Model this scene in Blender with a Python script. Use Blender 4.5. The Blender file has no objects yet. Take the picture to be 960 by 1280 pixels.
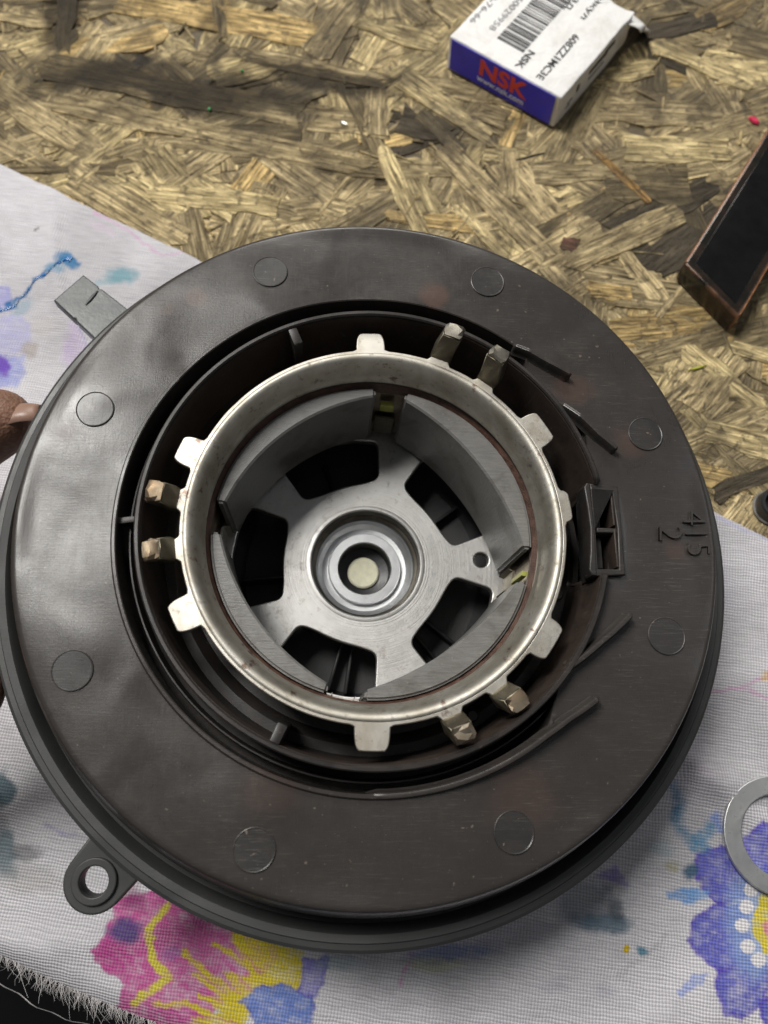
import bpy, bmesh, math, random
import numpy as np
from mathutils import Vector, Matrix, noise
from mathutils.geometry import tessellate_polygon

random.seed(7); rng = np.random.default_rng(7)
SC = bpy.context.scene
SC.unit_settings.scale_length = 0.01            # one unit is a centimetre
R_, PI = math.radians, math.pi

# ------------------------------------------------------------------ camera
FPX, HC, TILT = 961.0, 17.4, R_(17.88)
cam_d = bpy.data.cameras.new('camera'); cam = bpy.data.objects.new('camera', cam_d)
SC.collection.objects.link(cam); SC.camera = cam
cam_d.sensor_fit = 'VERTICAL'; cam_d.sensor_height = 36; cam_d.lens = FPX / 1280 * 36
cam_d.clip_start = 0.5; cam_d.clip_end = 600
cam.location = (0, 0, HC); cam.rotation_euler = (TILT, 0, 0)
cam_d.dof.use_dof = True; cam_d.dof.focus_distance = 14.0; cam_d.dof.aperture_fstop = 0.20

# ------------------------------------------------------------------ world and lamps
W = bpy.data.worlds.new('World'); SC.world = W; W.use_nodes = True
W.node_tree.nodes['Background'].inputs[0].default_value = (0.93, 0.95, 1.0, 1)
W.node_tree.nodes['Background'].inputs[1].default_value = 0.08

def lamp(name, loc, aim, sx, sy, power, col):
    l = bpy.data.lights.new(name, 'AREA'); l.shape = 'RECTANGLE'; l.size = sx; l.size_y = sy
    l.energy = power; l.color = col
    o = bpy.data.objects.new(name, l); SC.collection.objects.link(o)
    o.location = loc; o.rotation_euler = (Vector(aim) - Vector(loc)).to_track_quat('-Z', 'Y').to_euler()
    return o
lamp('ceiling_lamp', (-31, 36, 82), (0, 3, 0), 22, 34, 66000, (1.0, 0.975, 0.93))
lamp('ceiling_lamp', (4, 118, 82), (0, 8, 0), 56, 22, 56000, (1.0, 0.96, 0.90))
lamp('wall_lamp', (84, 22, 84), (0, 3, 0), 36, 20, 5500, (0.95, 0.97, 1.0))

SC.view_settings.view_transform = 'Standard'; SC.view_settings.look = 'None'
SC.view_settings.exposure = 0.24; SC.view_settings.gamma = 1.0; SC.view_settings.use_curve_mapping = False

# ------------------------------------------------------------------ frames of reference
AX = Vector((1, 0, 0)); AD = Vector((0, -math.cos(TILT), -math.sin(TILT))); AF = Vector((0, math.sin(TILT), -math.cos(TILT)))
CAMP = Vector((0, 0, HC))
def ray(px, py): return AX * ((px - 480) / FPX) + AD * ((py - 640) / FPX) + AF
def T(px, py, z=0.0):                            # a point on a level z of the bench
    r = ray(px, py); return CAMP + r * ((z - HC) / r.z)
# the motor's own frame: centre of the plate's top face, tilted a little against the bench
S = 6.0
_al, _ro = 0.2993, -0.2882
_n = Vector((math.sin(_al) * math.sin(_ro), math.sin(_al) * math.cos(_ro), math.cos(_al)))
_ex = (Vector((1, 0, 0)) - _n * _n.x).normalized(); _ey = _ex.cross(_n)
def c2w(v): return AX * v.x + AD * v.y + AF * v.z
MN, MX, MY = c2w(_n), c2w(_ex), c2w(_ey)
MC = CAMP + c2w(Vector(((470.85 - 480) / FPX, (656.22 - 640) / FPX, 1))) * 2.1917 * S
MM = Matrix((( MX.x, MY.x, -MN.x, MC.x), (MX.y, MY.y, -MN.y, MC.y), (MX.z, MY.z, -MN.z, MC.z), (0, 0, 0, 1)))
def M(px, py, h=0.0):                            # point at depth h (plate radii) under the plate, in plate radii
    r = ray(px, py); t = ((MC - CAMP).dot(MN) + h * S) / r.dot(MN)
    P = CAMP + r * t - MC
    return Vector((P.dot(MX) / S, P.dot(MY) / S))
def pol(r, deg): return Vector((r * math.cos(R_(deg)), r * math.sin(R_(deg))))

# ------------------------------------------------------------------ node helpers
class NT:
    def __init__(s, name):
        s.m = bpy.data.materials.new(name); s.m.use_nodes = True; s.t = s.m.node_tree
        s.b = s.t.nodes['Principled BSDF']; s.out = s.t.nodes['Material Output']
    def n(s, typ, **k):
        o = s.t.nodes.new(typ)
        for a, v in k.items():
            if a.startswith('_'): setattr(o, a[1:], v)
            else:
                key = int(a[1:]) if a[0] == 'i' and a[1:].isdigit() else a
                s.put(o.inputs[key], v)
        return o
    def put(s, sock, v):
        if hasattr(v, 'links') or isinstance(v, bpy.types.NodeSocket): s.t.links.new(v, sock)
        else: sock.default_value = v
    def bs(s, **k):
        for a, v in k.items(): s.put(s.b.inputs[a.replace('_', ' ')], v)
    def coord(s, kind='Object'): return s.n('ShaderNodeTexCoord').outputs[kind]
    def map(s, vec, scale=(1, 1, 1), rot=(0, 0, 0), loc=(0, 0, 0)):
        o = s.n('ShaderNodeMapping'); s.put(o.inputs['Vector'], vec)
        o.inputs['Scale'].default_value = scale; o.inputs['Rotation'].default_value = rot; o.inputs['Location'].default_value = loc
        return o.outputs[0]
    def noise(s, vec, scale, detail=4, rough=.55, dist=0.0):
        o = s.n('ShaderNodeTexNoise'); s.put(o.inputs['Vector'], vec); o.inputs['Scale'].default_value = scale
        o.inputs['Detail'].default_value = detail; o.inputs['Roughness'].default_value = rough; o.inputs['Distortion'].default_value = dist
        return o.outputs['Fac']
    def ramp(s, fac, stops):
        o = s.n('ShaderNodeValToRGB'); s.put(o.inputs[0], fac); e = o.color_ramp.elements
        while len(e) < len(stops): e.new(0.5)
        for i, (p, c) in enumerate(stops):
            e[i].position = p; e[i].color = c if len(c) == 4 else (*c, 1)
        return o.outputs[0]
    def rng(s, fac, a, b, c, d):
        o = s.n('ShaderNodeMapRange'); s.put(o.inputs[0], fac)
        for i, v in enumerate((a, b, c, d)): o.inputs[i + 1].default_value = v
        return o.outputs[0]
    def mix(s, fac, a, b, mode='MIX'):
        o = s.n('ShaderNodeMix', _data_type='RGBA', _blend_type=mode); s.put(o.inputs[0], fac)
        s.put(o.inputs[6], a if not isinstance(a, tuple) else (*a[:3], 1)); s.put(o.inputs[7], b if not isinstance(b, tuple) else (*b[:3], 1))
        return o.outputs[2]
    def math(s, op, a, b=0.0):
        o = s.n('ShaderNodeMath', _operation=op); s.put(o.inputs[0], a); s.put(o.inputs[1], b); return o.outputs[0]
    def bump(s, h, strength, dist, normal=None):
        o = s.n('ShaderNodeBump'); s.put(o.inputs['Height'], h); o.inputs['Strength'].default_value = strength
        o.inputs['Distance'].default_value = dist
        if normal is not None: s.put(o.inputs['Normal'], normal)
        return o.outputs[0]

# ------------------------------------------------------------------ materials
def mat_plastic(name, base, brown, r0, r1, wear=1.0):
    t = NT(name); c = t.coord()
    big = t.noise(c, .55, 5, .6, .6); mid = t.noise(c, 1.9, 6, .65, 1.2); fine = t.noise(c, 26, 3, .6)
    scr = t.noise(t.map(c, (1.4, 34, 1), (0, 0, .5)), 1.6, 4, .7); scr2 = t.noise(t.map(c, (30, 1.2, 1), (0, 0, -.35)), 1.5, 4, .7)
    col = t.mix(t.rng(mid, .36, .74, 0, .4), base, brown)
    dust = t.rng(t.math('MULTIPLY', t.rng(scr, .55, .78, 0, 1), t.rng(big, .42, .62, 0, 1)), 0, 1, 0, .5 * wear)
    col = t.mix(dust, col, (.20, .185, .165))
    spk = t.rng(t.noise(c, 9, 2, .5), .72, .76, 0, .5 * wear)
    col = t.mix(spk, col, (.22, .17, .13))
    swp = t.noise(t.map(c, (.55, 11, 1), (0, 0, 1.5)), 1.3, 6, .75); col = t.mix(t.rng(swp, .60, .74, 0, .22 * wear), col, (.17, .16, .15))
    lint = t.noise(t.map(c, (5, 26, 1), (0, 0, .9)), 2.4, 2, .5); col = t.mix(t.rng(lint, .73, .76, 0, .55 * wear), col, (.26, .24, .21))
    rough = t.math('ADD', t.rng(big, .35, .65, r0, r1), t.math('MULTIPLY', t.rng(mid, .35, .7, -1, 1), .028))
    rough = t.math('ADD', rough, t.math('MULTIPLY', t.rng(scr2, .5, .75, 0, 1), .08))
    h = t.math('ADD', t.math('MULTIPLY', fine, .25), t.math('ADD', t.math('MULTIPLY', scr, .3), t.math('MULTIPLY', scr2, .2)))
    nrm = t.bump(h, .10, .05, t.bump(t.noise(c, .62, 1.2, .4, .6), .27, .22))
    t.bs(Base_Color=col, Roughness=rough, Normal=nrm); t.b.inputs['Specular IOR Level'].default_value = .5
    return t
def plate_mat():
    t = mat_plastic('black_plate_plastic', (.036, .0325, .0305), (.052, .041, .034), .275, .335)
    # reddish dirt spots rubbed on the plate
    c = t.coord(); col = t.b.inputs['Base Color'].links[0].from_socket
    wob = t.noise(c, 1.3, 3, .6)
    for (px, py, rad, a) in ((243, 373, 13, .55), (540, 373, 19, .6), (212, 388, 8, .4), (716, 485, 22, .4), (846, 690, 16, .35), (655, 1000, 40, .22), (335, 980, 30, .2), (76, 545, 14, .3), (785, 552, 22, .35)):
        p = M(px, py)
        o = t.n('ShaderNodeVectorMath', _operation='DISTANCE'); t.put(o.inputs[0], c); o.inputs[1].default_value = (p.x * S, p.y * S, 0)
        d = t.math('ADD', o.outputs['Value'], t.rng(wob, .3, .7, -.14, .14))
        rr = rad / 62.0
        col = t.mix(t.rng(d, rr * .55, rr * 1.15, a, 0), col, (.100, .056, .041))
    t.put(t.b.inputs['Base Color'], col)
    return t.m
def steel_mat(name, base, tint, r0, r1, rings=False, dirt=.6, metal=1.0, rust=.0):
    t = NT(name); c = t.coord()
    a = t.noise(c, 1.6, 5, .6, .4); b = t.noise(c, 7, 5, .65); f = t.noise(c, 60, 2, .5)
    col = t.mix(t.rng(a, .38, .64, 0, 1), base, tint)
    col = t.mix(t.rng(b, .58, .75, 0, dirt), col, (.16, .125, .09))
    if rust: col = t.mix(t.rng(t.noise(t.map(c, loc=(3, 9, 1)), 2.6, 6, .7), .60, .68, 0, rust), col, (.13, .052, .028))
    h = t.math('MULTIPLY', f, .4)
    if rings:
        sx = t.n('ShaderNodeSeparateXYZ'); t.put(sx.inputs[0], c)
        rad = t.math('SQRT', t.math('ADD', t.math('MULTIPLY', sx.outputs[0], sx.outputs[0]), t.math('MULTIPLY', sx.outputs[1], sx.outputs[1])))
        cx = t.n('ShaderNodeCombineXYZ'); t.put(cx.inputs[0], rad)
        g = t.noise(cx.outputs[0], 22, 4, .7); h = t.math('ADD', h, g)
        col = t.mix(t.rng(g, .4, .7, 0, .35), col, (.62, .62, .62))
    t.bs(Base_Color=col, Metallic=metal, Roughness=t.rng(b, .3, .7, r0, r1), Normal=t.bump(h, .18, .03))
    return t.m
def plain(name, col, rough=.5, metal=0.0, var=.25, scale=4.0, bump=.1, spec=.5):
    t = NT(name); c = t.coord(); n = t.noise(c, scale, 5, .6)
    dk = tuple(v * (1 - var) for v in col); lt = tuple(min(1, v * (1 + var)) for v in col)
    t.bs(Base_Color=t.mix(t.rng(n, .3, .7, 0, 1), dk, lt), Roughness=t.rng(n, .3, .7, rough * .85, min(1, rough * 1.15)), Metallic=metal,
         Normal=t.bump(t.noise(c, scale * 6, 4, .6), bump, .05)); t.b.inputs['Specular IOR Level'].default_value = spec
    return t.m

PLATE = plate_mat()
CUP = mat_plastic('black_cup_plastic', (.020, .018, .017), (.045, .030, .024), .34, .5, .5).m
FLANGE = mat_plastic('black_flange_plastic', (.046, .047, .047), (.055, .054, .052), .40, .55, .3).m
UNDER = plain('dark_housing_plastic', (.022, .022, .023), .5, 0, .25)
WALLIN = mat_plastic('brown_dusty_plastic', (.032, .024, .020), (.085, .056, .040), .4, .55, .6).m
ZINC = steel_mat('zinc_plated_steel', (.58, .56, .505), (.43, .40, .335), .48, .62, dirt=.75, rust=.75)
FLATZ = steel_mat('bare_zinc_edge', (.60, .575, .52), (.46, .425, .36), .42, .58, dirt=.65, rust=.7)
ALU = steel_mat('turned_steel', (.50, .49, .47), (.60, .595, .575), .40, .54, rings=True, dirt=.6, rust=.35)
RUSTY = steel_mat('stained_can_steel', (.40, .35, .28), (.28, .21, .15), .34, .5, dirt=.7, rust=.5)
SEAT = steel_mat('ground_bearing_seat', (.66, .67, .68), (.56, .57, .58), .34, .46, rings=False, dirt=.15)
POSTM = steel_mat('olive_brass_post', (.25, .225, .17), (.18, .16, .12), .42, .6, dirt=.6)
SOLDER = steel_mat('copper_tinned_joint', (.25, .185, .12), (.24, .21, .165), .45, .62, dirt=.8)
POSTC = steel_mat('torn_tin_tip', (.24, .225, .19), (.17, .155, .13), .45, .62, dirt=.8)
t = NT('ferrite'); c = t.coord(); a_ = t.noise(t.map(c, (2, 22, 3), (0, 0, .7)), 1.2, 5, .7); b_ = t.noise(c, 1.1, 5, .65, .6); d_ = t.noise(c, 9, 4, .7)
col = t.mix(t.rng(a_, .4, .65, 0, .6), (.15, .148, .142), (.215, .208, .195)); col = t.mix(t.rng(b_, .5, .68, 0, .7), col, (.07, .062, .055)); col = t.mix(t.rng(d_, .64, .70, 0, .6), col, (.26, .25, .23))
t.bs(Base_Color=col, Roughness=t.rng(a_, .3, .7, .34, .5), Normal=t.bump(t.math('ADD', a_, t.math('MULTIPLY', d_, .6)), .22, .05)); MAG = t.m
WALLM = steel_mat('shaded_dirty_wall', (.10, .09, .075), (.18, .165, .14), .4, .55, dirt=.7)  # recess wall: its shade is put into the dark base colour, dirt on top
CREAM = plain('cream_felt', (.84, .82, .62), .8, 0, .1, 8, .3)
OLIVE = plain('olive_yellow_plastic', (.34, .35, .07), .45, 0, .2)
BLK = plain('black_bore', (.02, .021, .023), .4, 0, .2)

# ------------------------------------------------------------------ mesh helpers
def link(o, parent=None):
    SC.collection.objects.link(o)
    if parent is not None: o.parent = parent
    return o
def mk(name, V, F, mat, parent=None, scale=1.0, sharp=35, smooth=True):
    me = bpy.data.meshes.new(name); me.from_pydata([tuple(float(a) * scale for a in v) for v in V], [], F); me.validate()
    bm = bmesh.new(); bm.from_mesh(me); bmesh.ops.recalc_face_normals(bm, faces=bm.faces); bm.to_mesh(me); bm.free()
    if smooth: me.shade_smooth(); me.set_sharp_from_angle(angle=R_(sharp))
    if mat: me.materials.append(mat)
    return link(bpy.data.objects.new(name, me), parent)
def thing(name, label, cat, mat=None, group=None):
    o = bpy.data.objects.new(name, None); SC.collection.objects.link(o); o.empty_display_size = .5
    if mat is not None: o.matrix_world = mat
    return tag(o, label, cat, group)
def tag(o, label, cat, group=None):
    o['label'] = label; o['category'] = cat
    if group: o['group'] = group
    return o
def lathe(name, prof, mat, parent, n=180, closed=True, cx=0, cy=0, sharp=30, wob=0):
    V, F = [], []; k = len(prof)
    for i in range(n):
        a = 2 * PI * i / n; ca, sa = math.cos(a), math.sin(a)
        for (r, z) in prof: V.append((cx + r * ca, cy + r * sa, z + (wob * noise.noise((ca * 3, sa * 3, r)) if wob else 0)))
    for i in range(n):
        j = (i + 1) % n
        for q in range(k if closed else k - 1):
            p = (q + 1) % k; F.append((i * k + q, j * k + q, j * k + p, i * k + p))
    return mk(name, V, F, mat, parent, S, sharp)
def prism_mesh(loops, z0, z1, bev=0.0, res=2):
    cu = bpy.data.curves.new('c', 'CURVE'); cu.dimensions = '2D'; cu.fill_mode = 'BOTH'
    cu.extrude = max((z1 - z0) / 2 - bev, 1e-5); cu.bevel_depth = bev; cu.bevel_resolution = res; cu.offset = -bev
    for L in loops:
        s = cu.splines.new('POLY'); s.points.add(len(L) - 1); s.use_cyclic_u = True
        for p, q in zip(s.points, L): p.co = (q[0], q[1], 0, 1)
    ob = bpy.data.objects.new('c', cu); SC.collection.objects.link(ob)
    dg = bpy.context.evaluated_depsgraph_get(); me = bpy.data.meshes.new_from_object(ob.evaluated_get(dg))
    bpy.data.objects.remove(ob); bpy.data.curves.remove(cu)
    for v in me.vertices: v.co.z += (z0 + z1) / 2
    me.materials.clear()
    return me
def prism(name, loops, z0, z1, mat, parent, bev=0.0, scale=1.0, sharp=35):
    k = scale
    me = prism_mesh([[(p[0] * k, p[1] * k) for p in L] for L in loops], z0 * k, z1 * k, bev * k); me.name = name
    me.shade_smooth(); me.set_sharp_from_angle(angle=R_(sharp)); me.materials.append(mat)
    return link(bpy.data.objects.new(name, me), parent)
def circ(r, n=64, cx=0, cy=0): return [(cx + r * math.cos(2 * PI * i / n), cy + r * math.sin(2 * PI * i / n)) for i in range(n)]
def font_mesh(txt, size, ext, bold=0.0):
    cu = bpy.data.curves.new('f', 'FONT'); cu.body = txt; cu.size = size; cu.extrude = ext; cu.offset = bold
    cu.align_x = 'CENTER'; cu.align_y = 'CENTER'; cu.resolution_u = 3
    ob = bpy.data.objects.new('f', cu); SC.collection.objects.link(ob)
    dg = bpy.context.evaluated_depsgraph_get(); me = bpy.data.meshes.new_from_object(ob.evaluated_get(dg))
    bpy.data.objects.remove(ob); bpy.data.curves.remove(cu); me.materials.clear()
    return me
def text(name, txt, size, mat, parent, o, u, v, ext=.004, bold=0.0, sx=1.0):
    me = font_mesh(txt, size, ext, bold); me.name = name
    o, u, v = Vector(o), Vector(u).normalized(), Vector(v).normalized(); w = u.cross(v)
    for q in me.vertices: q.co = o + u * (q.co.x * sx) + v * q.co.y + w * q.co.z
    me.materials.append(mat)
    return link(bpy.data.objects.new(name, me), parent)
def box_pts(name, P8, mat, parent, bev=.0, seg=2, scale=1.0, sub=0, jit=0):
    # P8: four bottom then four top corners
    me = bpy.data.meshes.new(name); me.from_pydata([tuple(c * scale for c in p) for p in P8], [], [(3, 2, 1, 0), (4, 5, 6, 7), (0, 1, 5, 4), (1, 2, 6, 5), (2, 3, 7, 6), (3, 0, 4, 7)])
    bm = bmesh.new(); bm.from_mesh(me); bmesh.ops.recalc_face_normals(bm, faces=bm.faces)
    if sub: bmesh.ops.subdivide_edges(bm, edges=bm.edges[:], cuts=sub, use_grid_fill=True)
    if bev and not sub: bmesh.ops.bevel(bm, geom=bm.edges[:], offset=bev * scale, segments=seg, affect='EDGES', profile=.6)
    if jit:
        for v in bm.verts: v.co += noise.noise_vector(v.co * 2.3) * jit + noise.noise_vector(v.co * 7) * jit * .4
    bm.to_mesh(me); bm.free(); me.shade_smooth(); me.set_sharp_from_angle(angle=R_(50)); me.materials.append(mat)
    return link(bpy.data.objects.new(name, me), parent)
def sweep(name, P, w, h, mat, parent, scale=1.0, taper=True):
    # a small wall following points P (x, y, z of the base), w wide and h high with a rounded top
    n = len(P); V, F = [], []; P = [Vector(p) for p in P]
    prof = [(-.85, -.04), (-.64, .08), (-.54, .34), (-.48, .76), (-.3, .96), (0, 1), (.3, .96), (.48, .76), (.54, .34), (.64, .08), (.85, -.04)]
    for i, p in enumerate(P):
        d = (P[min(i + 1, n - 1)] - P[max(i - 1, 0)]); d.z = 0; d.normalize(); s = Vector((-d.y, d.x, 0))
        k = 1.0
        if taper and i in (0, n - 1): k = .5
        for (a, b) in prof: V.append(p + s * (a * w * k) + Vector((0, 0, b * h * (k if k == 1 else .8))))
    m = len(prof)
    for i in range(n - 1):
        for q in range(m - 1): F.append((i * m + q, (i + 1) * m + q, (i + 1) * m + q + 1, i * m + q + 1))
    F.append(tuple(range(m))); F.append(tuple(range((n - 1) * m, n * m)))
    return mk(name, V, F, mat, parent, scale, 50)
def arcpts(pts, n=16):                          # interpolate (r, deg, z) control points
    out = []
    for i in range(n):
        t = i / (n - 1) * (len(pts) - 1); k = min(int(t), len(pts) - 2); f = t - k
        r, a, z = [pts[k][q] * (1 - f) + pts[k + 1][q] * f for q in range(3)]
        p = pol(r, a); out.append((p.x, p.y, z))
    return out
def sstep(a, b, x):
    t = min(1, max(0, (x - a) / (b - a))); return t * t * (3 - 2 * t)
def angd(a, b): return (a - b + 180) % 360 - 180

# ================================================================== STRUCTURE: floor far below, workbench board
floor = mk('floor', [(-250, -250, -75), (250, -250, -75), (250, 250, -75), (-250, 250, -75)], [(0, 1, 2, 3)],
           plain('dark_floor', (.018, .018, .019), .8, 0, .3, .1))
floor['kind'] = 'structure'

def osb_mat(name, uv=True):
    t = NT(name)
    at = t.n('ShaderNodeAttribute', _attribute_name='tone'); tone = at.outputs['Color']
    u = t.n('ShaderNodeUVMap').outputs[0] if uv else t.coord(); wc = t.n('ShaderNodeNewGeometry').outputs['Position']
    g = t.noise(t.map(u, (.8, 6.5, 1)), 1.0, 6, .64, .12); g2 = t.noise(t.map(u, (1.1, 19, 1)), 1.0, 5, .66, .08); blot = t.noise(wc, .34, 5, .62, .4); small = t.noise(wc, 3.6, 6, .68, .6)
    fib = t.ramp(t.math('ADD', t.math('MULTIPLY', g, .5), t.math('MULTIPLY', g2, .5)), [(.37, (.20, .175, .135)), (.45, (.60, .58, .53)), (.52, (1.05, 1.04, 1.0)), (.595, (1.95, 1.95, 1.9))])
    col = t.mix(1.0, tone, fib, 'MULTIPLY')
    pit = t.noise(t.map(u, (1.1, 6, 1), loc=(7, 3, 0)), 1.4, 5, .7, .3)
    col = t.mix(t.rng(pit, .56, .64, 0, .75), col, (.095, .075, .046))
    col = t.mix(t.rng(small, .54, .63, 0, .7), col, (.085, .067, .042))
    col = t.mix(t.rng(blot, .50, .60, 0, .62), col, (.085, .068, .044))
    wob = t.n('ShaderNodeVectorMath', _operation='SCALE'); nn = t.n('ShaderNodeTexNoise'); t.put(nn.inputs['Vector'], wc); nn.inputs['Scale'].default_value = .55; nn.inputs['Detail'].default_value = 5
    t.put(wob.inputs[0], nn.outputs['Color']); wob.inputs['Scale'].default_value = 2.2
    ad = t.n('ShaderNodeVectorMath', _operation='ADD'); t.put(ad.inputs[0], wc); t.put(ad.inputs[1], wob.outputs[0])
    for (px, py, rx, ry, an, k) in ((215, 112, 270, 44, -.17, .95), (400, 95, 150, 30, -.2, .9), (82, 30, 38, 66, .1, .9), (275, 40, 20, 60, 0, .6), (20, 120, 50, 30, .3, .5), (200, 205, 90, 22, -.3, .5), (420, 215, 60, 26, -.2, .5), (640, 260, 70, 30, -.8, .4), (690, 150, 60, 24, .2, .4), (800, 330, 50, 30, .3, .2), (720, 360, 50, 30, -.6, .4), (900, 500, 70, 30, .4, .35), (560, 190, 60, 24, -.5, .4), (900, 40, 80, 40, .2, .25), (520, 20, 40, 40, 0, .5)):
        p = T(px, py, 0); s_ = 52.0
        vv = t.n('ShaderNodeVectorMath', _operation='SUBTRACT'); t.put(vv.inputs[0], ad.outputs[0]); vv.inputs[1].default_value = (p.x + 1.1, p.y + 1.1, p.z + 1.1)
        mp = t.map(vv.outputs[0], (s_ / rx, s_ / ry, 0), (0, 0, an)); mp.node.vector_type = 'TEXTURE'; mp.node.inputs['Scale'].default_value = (rx / s_, ry / s_, 1e4)
        ln = t.n('ShaderNodeVectorMath', _operation='LENGTH'); t.put(ln.inputs[0], mp)
        col = t.mix(t.rng(ln.outputs['Value'], .65, 1.15, k, 0), col, t.mix(.45, t.mix(1.0, col, (.20, .175, .135), 'MULTIPLY'), (.05, .043, .032)))
    h = t.math('ADD', t.math('MULTIPLY', g, 1.2), t.math('ADD', t.math('MULTIPLY', small, 1.0), t.math('MULTIPLY', g2, 1.0)))
    t.bs(Base_Color=col, Roughness=t.rng(g2, .35, .65, .46, .28), Normal=t.bump(h, .9, .13)); t.b.inputs['Specular IOR Level'].default_value = .55
    return t.m
OSB = osb_mat('strand_wood')
bench = thing('workbench', 'worn strand board workbench top under the cloth and the motor', 'workbench')
edge = [T(-500, 985, 0), T(0, 1192, 0), T(105, 1240, 0), T(240, 1292, 0), T(420, 1370, 0), T(1100, 1660, 0)]
bp = [(p.x, p.y) for p in edge] + [(40, edge[-1].y), (40, 48), (-40, 48), (-40, edge[0].y)]
board = prism('board', [bp], -1.6, 0.0, plain('pressed_board', (.10, .075, .04), .6, 0, .4, 2.0, .5), bench, .03)

PAL = {'gold': (.68, .49, .22), 'straw': (.74, .595, .32), 'khaki': (.56, .445, .25), 'olive': (.44, .35, .20), 'brown': (.26, .205, .115), 'dark': (.105, .085, .058), 'orange': (.46, .27, .09), 'red': (.17, .085, .06)}
def strand_geo(c, ang, L, Wd, z, tx, ty, tone, V, F, UV, TC):
    """an irregular flake: jagged ends, wavering sides, its own tilt and thickness"""
    n = 5; top = []; tp = random.uniform(.55, 1.0); fl = random.random() < .5
    def wd(f): return (tp + (1 - tp) * f) if fl else (1 - (1 - tp) * f)
    for k in range(n): f = k / (n - 1); top.append((-L / 2 + L * f + random.uniform(-.08, .08) * L * (0 < k < n - 1), -Wd / 2 * random.uniform(.6, 1.15) * wd(f)))
    m_ = random.choice((1, 2, 3))
    for q in range(m_): top.append((L / 2 + random.uniform(-.07, .12) * L, -Wd / 2 * (1 - 2 * (q + 1) / (m_ + 1)) * random.uniform(.6, 1.1)))
    for k in range(n): f = 1 - k / (n - 1); top.append((-L / 2 + L * f + random.uniform(-.08, .08) * L * (0 < k < n - 1), Wd / 2 * random.uniform(.6, 1.15) * wd(f)))
    for q in range(m_): top.append((-L / 2 - random.uniform(-.07, .12) * L, Wd / 2 * (1 - 2 * (q + 1) / (m_ + 1)) * random.uniform(.6, 1.1)))
    ca, sa = math.cos(ang), math.sin(ang); b = len(V); uo, vo = random.uniform(0, 50), random.uniform(0, 50); m = len(top)
    for s in (0, 1):
        for (x, y) in top:
            k = 1.0 if s == 0 else 1.02
            zz = z + x * tx + y * ty - s * .07
            V.append((c[0] + (x * ca - y * sa) * k, c[1] + (x * sa + y * ca) * k, zz)); UV.append((x + uo, y + vo)); TC.append(tone)
    F.append(tuple(range(b, b + m)))
    for k in range(m): F.append((b + k, b + m + k, b + m + (k + 1) % m, b + (k + 1) % m))
def strand_obj(name, V, F, UV, TC, parent):
    me = bpy.data.meshes.new(name); me.from_pydata(V, [], F)
    ul = me.uv_layers.new(name='UVMap'); li = np.zeros(len(me.loops), dtype=np.int32); me.loops.foreach_get('vertex_index', li)
    ul.data.foreach_set('uv', np.array(UV, dtype=np.float32)[li].ravel())
    ca = me.color_attributes.new('tone', 'FLOAT_COLOR', 'POINT'); ca.data.foreach_set('color', np.c_[np.array(TC, dtype=np.float32), np.ones(len(TC))].astype(np.float32).ravel())
    me.materials.append(OSB); o = link(bpy.data.objects.new(name, me), parent); return o
def edge_y(px): return 205 + px * .4865
def rtone(px=None, py=None):
    r = random.random()
    k = 'khaki' if r < .42 else 'straw' if r < .60 else 'gold' if r < .66 else 'olive' if r < .88 else 'brown' if r < .975 else 'dark'
    b = PAL[k]; j = random.uniform(.66, 1.3); return tuple(v * j for v in b)
def spot(far=70):
    while True:
        px = random.uniform(-110, 1070); py = random.uniform(-90, 700)
        if py < edge_y(px) + 25: return px, py
# lower layer and splinters: pressed flakes that only show between the upper ones
V, F, UV, TC = [], [], [], []
for i in range(1000):
    p = T(*spot()); strand_geo((p.x, p.y), random.gauss(0, 1.1) + .2, random.uniform(1.3, 3.4), random.uniform(.4, 1.2), random.uniform(.005, .045), random.gauss(0, .005), random.gauss(0, .014), rtone(), V, F, UV, TC)
for i in range(260):
    p = T(*spot()); strand_geo((p.x, p.y), random.uniform(0, PI), random.uniform(.25, 1.0), random.uniform(.03, .09), random.uniform(.06, .10), random.gauss(0, .03), random.gauss(0, .1), rtone(), V, F, UV, TC)
under = strand_obj('strand_layer', V, F, UV, TC, bench); under['kind'] = 'stuff'
# the flakes one can tell apart
HAND = [((85, -10), (80, 66), 40, 'brown'), ((140, 0), (408, 50), 54, 'gold'), ((272, -10), (280, 55), 22, 'brown'), ((58, 85), (385, 150), 52, 'olive'), ((300, 70), (485, 106), 40, 'olive'),
        ((40, 122), (450, 208), 44, 'khaki'), ((-10, 112), (138, 205), 62, 'khaki'), ((92, 222), (232, 306), 56, 'khaki'), ((192, 242), (352, 262), 38, 'straw'), ((395, 70), (440, 5), 60, 'khaki'),
        ((10, 215), (150, 215), 22, 'brown'), ((0, 20), (70, 30), 40, 'khaki'), ((200, 178), (470, 215), 26, 'olive'), ((775, 186), (916, 192), 52, 'straw'), ((740, 188), (812, 256), 13, 'orange'),
        ((540, 178), (692, 328), 46, 'khaki'), ((715, 330), (850, 268), 46, 'khaki'), ((700, 305), (722, 312), 26, 'red'), ((735, 365), (790, 370), 30, 'gold'), ((820, 400), (880, 330), 16, 'khaki'), ((480, 190), (530, 300), 30, 'straw'),
        ((420, 20), (550, 60), 44, 'straw'), ((500, 100), (620, 180), 40, 'straw'), ((820, 60), (940, 110), 40, 'straw'), ((860, 440), (960, 520), 40, 'straw'), ((880, 540), (965, 560), 46, 'straw'), ((890, 620), (965, 590), 26, 'dark'), ((570, 260), (640, 330), 22, 'straw')]
n_ind = 0
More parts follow.
